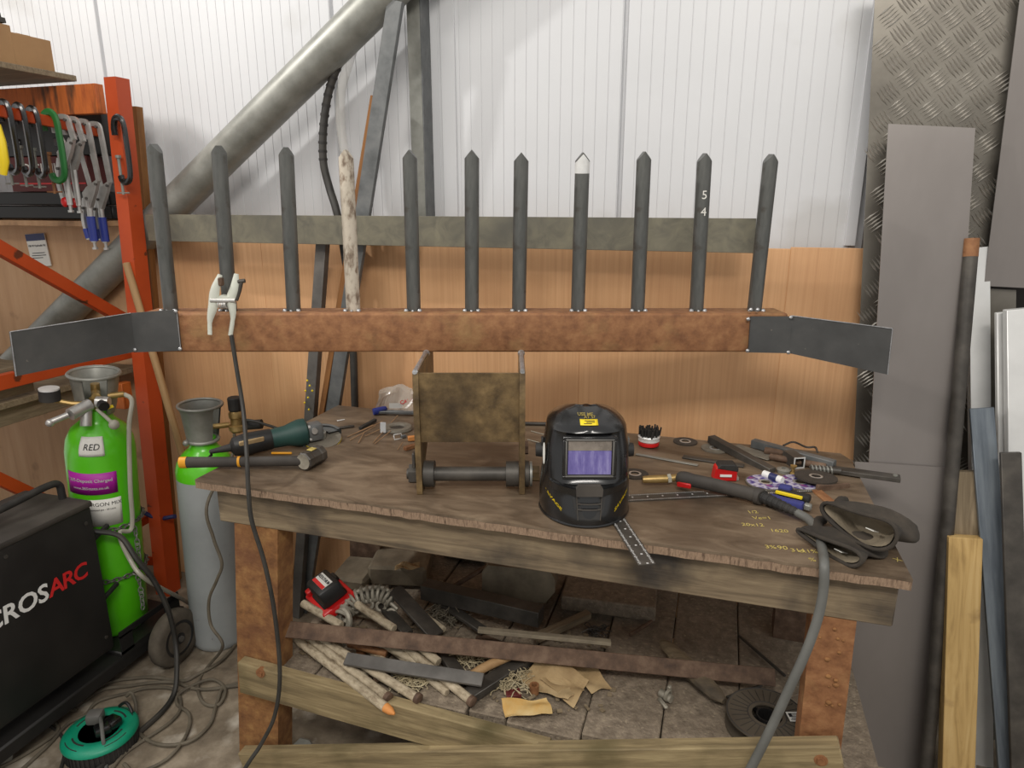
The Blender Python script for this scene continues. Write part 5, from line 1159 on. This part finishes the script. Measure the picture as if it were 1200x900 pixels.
sheetm('brown_paper', [sz(632, 800, .014), sz(652, 792, .024), sz(686, 812, .014), sz(672, 830, .004)], 'paper_brown', 'brown paper strip lying on top of the bigger crumpled sheet', 'paper', .012, 4.4)
sheetm('yellow_paper', [sz(592, 844, .004), sz(588, 824, .018), sz(640, 820, .02), sz(648, 838, .006)], 'paper_yellow', 'torn orange yellow paper lying at the front edge of the shelf', 'paper', .016, 3.1)
bar('red_carton_piece', sz(593, 814, .012), sz(610, 812, .012), .03, .012, 'dark_red', label='small faded red carton piece behind the torn yellow paper', cat='carton piece')
p = sz(626, 812, .0); o = MB().lathe([(.008, 0), (.013, 0), (.013, .026), (.008, .026), (.008, 0)], T(p), 16, caps=False).build('paper_tube', 'rust'); tag(o, 'small brown ring standing behind the torn yellow paper', 'ring')
sheetm('corrugated_card', [sz(634, 810, .004), sz(640, 800, .010), sz(656, 806, .010), sz(652, 818, .004)], 'paper_yellow', 'small pale corrugated card scrap beside the brown ring', 'card', .004, 5)
def tuft(name, u, v, rx, ry, n_, r_, m, label, cat, hh=.03):
    c = sz(u, v, .004); b = MB()
    for k in range(n_):
        a_ = random.uniform(0, 6.28); d_ = math.sqrt(random.random()); p0 = c+Vector((rx*d_*math.cos(a_), ry*d_*math.sin(a_), random.uniform(0, hh*(1-d_*.6)))); t_ = random.uniform(0, 6.28); l_ = random.uniform(.012, .045)
        p2 = p0+Vector((math.cos(t_)*l_, math.sin(t_)*l_, random.uniform(-.006, .01))); pm = (p0+p2)/2+Vector((random.uniform(-.01, .01), random.uniform(-.01, .01), random.uniform(0, .012)))
        for q in (p0, pm, p2): q.z = max(q.z, SZ+.003)
        b.tube(cr([p0, pm, p2], 3), r_, 4)
    o = b.build(name, m, None, None, smooth=0); tag(o, label, cat); o['kind'] = 'stuff'; return o
tuft('straw', 480, 800, .045, .025, 110, .0016, 'straw', 'pale straw and shavings between the stakes and the dark flat bar', 'straw', .02)
tuft('straw', 545, 775, .06, .03, 130, .0016, 'straw', 'pale wood shavings behind the curved stick', 'straw', .04)
tuft('straw', 600, 800, .05, .05, 160, .0014, 'straw', 'shredded shavings left of the crumpled brown paper', 'straw', .03)
tuft('fibre_rag', 525, 722, .055, .06, 220, .0018, 'cable_dusty', 'matted grey fibre rag lying behind the rusty bar', 'fibre', .07)
tuft('swarf', 700, 745, .03, .03, 40, .0016, 'steel_dark', 'dark metal swarf heap behind the rusty bar', 'swarf', .03)
for k, (u, v, s_, lab) in enumerate(((446, 795, .018, 'rusty square lump lying under the dark flat bar'), (462, 792, .013, 'grey square nut block lying right of the rusty lump'), (425, 765, .014, 'brown lump lying between the stakes'))):
    p = sz(u, v, .001); o = MB().box((0, 0, s_), (2*s_, 2*s_, 2*s_), bev=.003).jitter(.002, 30).build('steel_block', ('rust_dark', 'galv', 'rust')[k], None, T(p) @ RZ(20+30*k)); tag(o, lab, 'steel block')
for k, (u, v) in enumerate(((441, 757), (400, 752))):
    p = sz(u, v, .014+.028); o = MB().lathe([(.009, -.008), (.017, -.008), (.017, .008), (.009, .008), (.009, -.008)], T(p) @ VIEW @ RX(70), 16, caps=False).build('collar_ring', 'cast_alu'); tag(o, ('ring shaped aluminium collar lying between the stakes', 'second aluminium collar lying at the left end of the stakes')[k], 'ring')
# right side: log, rods, fitting, spool
p, q = sz(776, 752, .035), sz(848, 822, .022)
b = MB(); d_ = q-p; Mx = frame(p, d_); L_ = d_.length
b.tube([Mx @ Vector((L_*t_, 0, 0)) for t_ in (0, .1, .4, .7, .9, 1)], [.012, .02, .024, .024, .018, .008], 12, flat=(.8, 1.15)).jitter(.005, 18)
o = b.build('wood_billet', 'timber_grey', smooth=30); tag(o, 'split dark wooden billet lying under the end of the rusty bar', 'firewood')
rod('steel_rod', sz(866, 745, .006), sz(920, 792, .006), .0045, 'steel_dark', label='thin dark rod lying at the back right of the shelf', cat='rod')
rod('steel_rod', sz(852, 817, .005), sz(893, 803, .005), .004, 'steel_dark', label='short thin rod lying between the billet and the wire spool', cat='rod')
rod('steel_rod', sz(738, 744, .02), sz(764, 728, .02), .006, 'rust_dark', label='short dark rod lying behind the rusty bar beside the swarf', cat='rod')
M = T(sz(780, 820)) @ RZ(-30)
ft = thing('hose_clamp_fitting', M, 'small pale metal screw fitting lying alone on the shelf board', 'fitting')
MB().cyl(M @ Vector((-.018, 0, .012)), M @ Vector((.018, 0, .012)), .011, seg=16).build('barrel', 'cast_alu', ft)
MB().torus(M @ T((.006, 0, .018)) @ RY(90), .013, .0045, 16, 7).build('ring', 'cast_alu', ft)
MB().box((.016, -.018, .007), (.04, .010, .008), bev=.002, M=M @ RZ(-25)).box((.0, .014, .026), (.010, .012, .020), bev=.002, M=M).build('wing', 'cast_alu', ft)
p = sz(897, 853); M = T(p) @ RZ(17)
sp_ = thing('wire_spool', M, 'flat empty grey welding wire spool with a white label lying on the shelf', 'spool')
R_ = .098
def flange(z): return MB().lathe([(.036, z), (R_, z), (R_, z+.004), (.036, z+.004), (.036, z)], M, 56, caps=False).build('flange', 'spool', sp_, smooth=30)
flange(0); f2 = flange(.036)
b = MB()
for k in range(28): b.box((.068, 0, .0405), (.040, .0012, .0016), M=M @ RZ(360/28*k))
b.torus(M @ T((0, 0, .0395)), R_-.002, .0022, 56, 6); b.torus(M @ T((0, 0, .0395)), .046, .0018, 40, 6); b.build('ribs', 'black_dusty', f2, smooth=0)
MB().lathe([(.044, .004), (.047, .004), (.047, .036), (.044, .036), (.044, .004)], M, 40, caps=False).build('drum', 'spool', sp_)
b = MB().lathe([(.022, .004), (.0255, .004), (.0255, .0400), (.022, .0400), (.022, .004)], M, 32, caps=False)
for k in range(6): b.box((.031, 0, .030), (.020, .002, .014), M=M @ RZ(60*k))
b.build('hub', 'black_paint', sp_)
lb_ = MB().box((.066, -.010, .0425), (.036, .032, .0008), M=M).build('label', 'paper_white', sp_, smooth=0)
b = MB()
for k in range(5): b.box((.066, -.021+.0052*k, .0431), (.028-.006*(k % 2), .0024, .0004), M=M)
b.box((.056, -.005, .0431), (.008, .012, .0004), M=M); b.build('print', 'ink', lb_, smooth=0)
o = MB().box((0, 0, .001), (.05, .014, .002)).jitter(.002, 30).build('chip', 'timber_weathered', None, T(sz(330, 755, .001)) @ RZ(30)); tag(o, 'small wood chip lying beside the left bench leg on the shelf', 'chip')
# offcut on the floor in front of the shelf
M = T(at_z(355, 880, .0)) @ RZ(15)
o = MB().prism([(-.03, 0), (.03, 0), (.03, .02), (.02, .034), (-.008, .04), (-.03, .02)], .006, M @ RX(70)).build('steel_lug', 'galv', None, None, smooth=0); tag(o, 'small flat steel lug lying on the floor under the bench at the left', 'lug')
# ================================================================== RIGHT: sheets, bars and timbers leaning on the wall
def lsheet(name, pix, Yt, Yb, th, m, label, cat, build=True):
    """leaning sheet: four photo corners (tl, tr, br, bl) on the slanting plane from (Yb at z 0) to (Yt at z 2.4)"""
    out = []
    for u, v in pix:
        y = Yt
        for _ in range(12):
            p = at_y(u, v, y); y = Yb+(Yt-Yb)*max(-.2, p.z)/2.4
        out.append(at_y(u, v, y))
    n_ = (out[1]-out[0]).cross(out[3]-out[0]).normalized()
    if n_.y < 0: n_ = -n_
    o = MB().rings([out, [p+n_*th for p in out]]).build(name, m, None, None, smooth=0); tag(o, label, cat); return o, out, n_
# tread plate with raised five-bar pattern
dp, q, nn = lsheet('tread_plate', [(1027, -40), (1199, -40), (1110, 760), (990, 760)], 2.17, 2.15, .004, 'tread', 'tall sheet of five bar aluminium tread plate leaning on the wall at the right', 'tread plate')
# regular shape: true rectangle built on the plate plane
ex = (q[1]-q[0]).normalized(); ez = ex.cross(nn).normalized(); ez = ez if ez.z > 0 else -ez
b = MB(); c0 = (q[0]+q[1]+q[2]+q[3])/4
pit = .052
from mathutils.geometry import intersect_point_tri_2d
def inside(p):
    s_ = 0
    for i in range(4):
        a_, c_ = q[i], q[(i+1) % 4]; e_ = c_-a_; s_ += 1 if e_.cross(p-a_).dot(nn) > .017*e_.length else -1
    return abs(s_) == 4
for i in range(-30, 31):
    for j in range(-50, 51):
        u_, v_ = i*pit, j*pit
        ctr = c0+(ex*(u_-v_)+ez*(u_+v_))*.7071
        if ctr.z < .55 or not inside(ctr): continue
        da, db_ = ((ex+ez), (ez-ex)) if (i+j) % 2 else ((ez-ex), (ex+ez))
        da = da.normalized(); db_ = db_.normalized()
        for k in range(5):
            cc_ = ctr+db_*((k-2)*.0093)-nn*.0002; hl_ = .0255
            vs = [cc_-da*hl_, cc_-db_*.0034, cc_+da*hl_, cc_+db_*.0034]; top = [cc_-da*hl_*.55-nn*.0032, cc_+da*hl_*.55-nn*.0032]
            V_ = [b.bm.verts.new(p) for p in vs+top]
            for f_ in ((0, 1, 4), (1, 2, 5), (1, 5, 4), (2, 3, 5), (3, 0, 4), (3, 4, 5)): b.bm.faces.new([V_[x] for x in f_])
pt_ = b.build('raised_bars', 'tread_bar', dp, None, smooth=0); pt_['kind'] = 'stuff'
lsheet('steel_sheet', [(1041, 145), (1143, 150), (1092, 930), (996, 930)], 2.135, 1.93, .003, 'steel_sheet', 'tall narrow grey steel sheet leaning in front of the tread plate beside the bench', 'steel sheet')
lsheet('steel_sheet', [(1002, 541), (1122, 549), (1086, 930), (994, 930)], 2.125, 1.92, .003, 'steel_sheet', 'shorter grey steel sheet leaning in front of the tall narrow one', 'steel sheet')
lsheet('steel_sheet', [(1200, -40), (1290, -40), (1290, 342), (1153, 335)], 2.12, 2.12, .003, 'steel_sheet', 'broad grey steel sheet fixed high on the wall at the right photo edge', 'steel sheet')
lsheet('tread_plate', [(1152, 338), (1191, 340), (1180, 930), (1128, 930)], 2.14, 2.14, .004, 'tread', 'small tread plate piece showing below the broad grey sheet', 'tread plate')
lsheet('steel_sheet', [(1205, 380), (1300, 390), (1300, 930), (1192, 930)], 2.06, 1.9, .003, 'steel_sheet', 'lower grey steel sheet standing at the right photo edge behind the white profile', 'steel sheet')
# leaning long pieces
def lean2(name, px0, px1, Y0, Y1, w, t, m, label, cat):
    a = at_y(px0[0], px0[1], Y0); c = at_y(px1[0], px1[1], Y1); d = (c-a).normalized(); lo = c-d*(c.z/d.z)
    return bar(name, lo, a, t, w, m, None, (1, 0, 0), label=label, cat=cat)
a = at_y(1139, 280, 2.06); c = at_y(1090, 850, 1.86); d = (c-a).normalized(); lo = c-d*((c.z-.003)/d.z)
o = rod('steel_pipe', lo, a, .0172, 'steel_dark', label='dark scaffold like steel pipe with a rusty top end leaning at the right', cat='pipe', seg=20)
L_ = (a-lo).length; MB().tube([(L_/2-.045, 0, 0), (L_/2+.001, 0, 0)], .0176, 20).build('rusty_end', 'rust', o, frame((a+lo)/2, a-lo))
def angle(name, px0, px1, Y0, Y1, w, m, label, t=.003):
    a = at_y(px0[0], px0[1], Y0); c = at_y(px1[0], px1[1], Y1); d = (c-a).normalized(); lo = c-d*(c.z/d.z)
    Mx = frame((a+lo)/2, a-lo, (0, -1, 0)); L = (a-lo).length
    pr = [(-w/2, 0), (w/2, 0), (w/2, .03), (w/2-t, .03), (w/2-t, t), (-w/2, t)]
    o = MB().rings([[Vector((-L/2, x, z-.03)) for x, z in pr], [Vector((L/2, x, z-.03)) for x, z in pr]]).build(name, m, None, Mx, smooth=0); return tag(o, label, 'angle profile')
angle('aluminium_angle', (1150, 290), (1152, 520), 2.10, 2.06, .055, 'alu', 'bright aluminium angle leaning right of the dark pipe')
lean2('aluminium_profile', (1191, 362), (1193, 600), 2.00, 1.97, .05, .03, 'alu', 'white square aluminium profile standing near the right photo edge', 'profile')
lean2('aluminium_profile', (1172, 366), (1174, 600), 2.04, 2.0, .02, .02, 'alu', 'narrow aluminium strip standing left of the white square profile', 'strip')
lean2('grey_steel_bar', (1150, 478), (1180, 860), 1.99, 1.84, .055, .012, 'grey_bar', 'blue grey steel flat bar with a small stud, leaning at the right', 'flat bar')
lean2('brown_steel_bar', (1184, 530), (1195, 880), 1.92, 1.80, .045, .014, 'steel_dark', 'dark brown steel bar standing at the right photo edge', 'flat bar')
o = lean2('timber_plank', (1131, 552), (1128, 700), 1.985, 1.93, .06, .03, 'timber_weathered', 'grey weathered plank with knots standing behind the yellow timber', 'plank')
o = lean2('timber_plank', (1129, 628), (1121, 880), 1.93, 1.83, .078, .04, 'timber_pale', 'yellow timber plank standing upright in front at the right', 'plank')
# ================================================================== LIGHT AND CAMERA
def area(name, loc, tgt, sx, sy, p, col):
    l = bpy.data.lights.new(name, 'AREA'); l.shape = 'RECTANGLE'; l.size = sx; l.size_y = sy; l.energy = p; l.color = col
    o = bpy.data.objects.new(name, l); C.objects.link(o); o.location = loc
    o.rotation_euler = (Vector(tgt)-Vector(loc)).to_track_quat('-Z', 'Y').to_euler(); return o
area('workshop_lamp', (.5, -1.1, 3.6), (-.4, 1.8, .7), 1.6, .5, 74, (1, .95, .88))
area('workshop_lamp', (-2.4, -.2, 3.7), (-1.0, 2.0, 1.0), 1.4, .4, 28, (1, .95, .88))
area('workshop_lamp', (-3.3, .75, 3.5), (-.4, 2.2, 1.6), .12, .12, 46, (1, .97, .93))
w_ = bpy.data.worlds.new('world'); w_.use_nodes = True; bpy.context.scene.world = w_
w_.node_tree.nodes['Background'].inputs['Color'].default_value = (1, .985, .96, 1); w_.node_tree.nodes['Background'].inputs['Strength'].default_value = .6
cam = bpy.data.cameras.new('camera'); cam.sensor_width = 36; cam.lens = 24.0; cam.clip_start = .05
co = bpy.data.objects.new('camera', cam); C.objects.link(co); co.location = (0, 0, H); co.rotation_euler = (math.pi/2-TH, 0, PS)
sc_ = bpy.context.scene; sc_.camera = co
sc_.view_settings.view_transform = 'Standard'; sc_.view_settings.look = 'None'; sc_.view_settings.exposure = 0.; sc_.view_settings.gamma = 1.
sc_.view_settings.use_curve_mapping = False
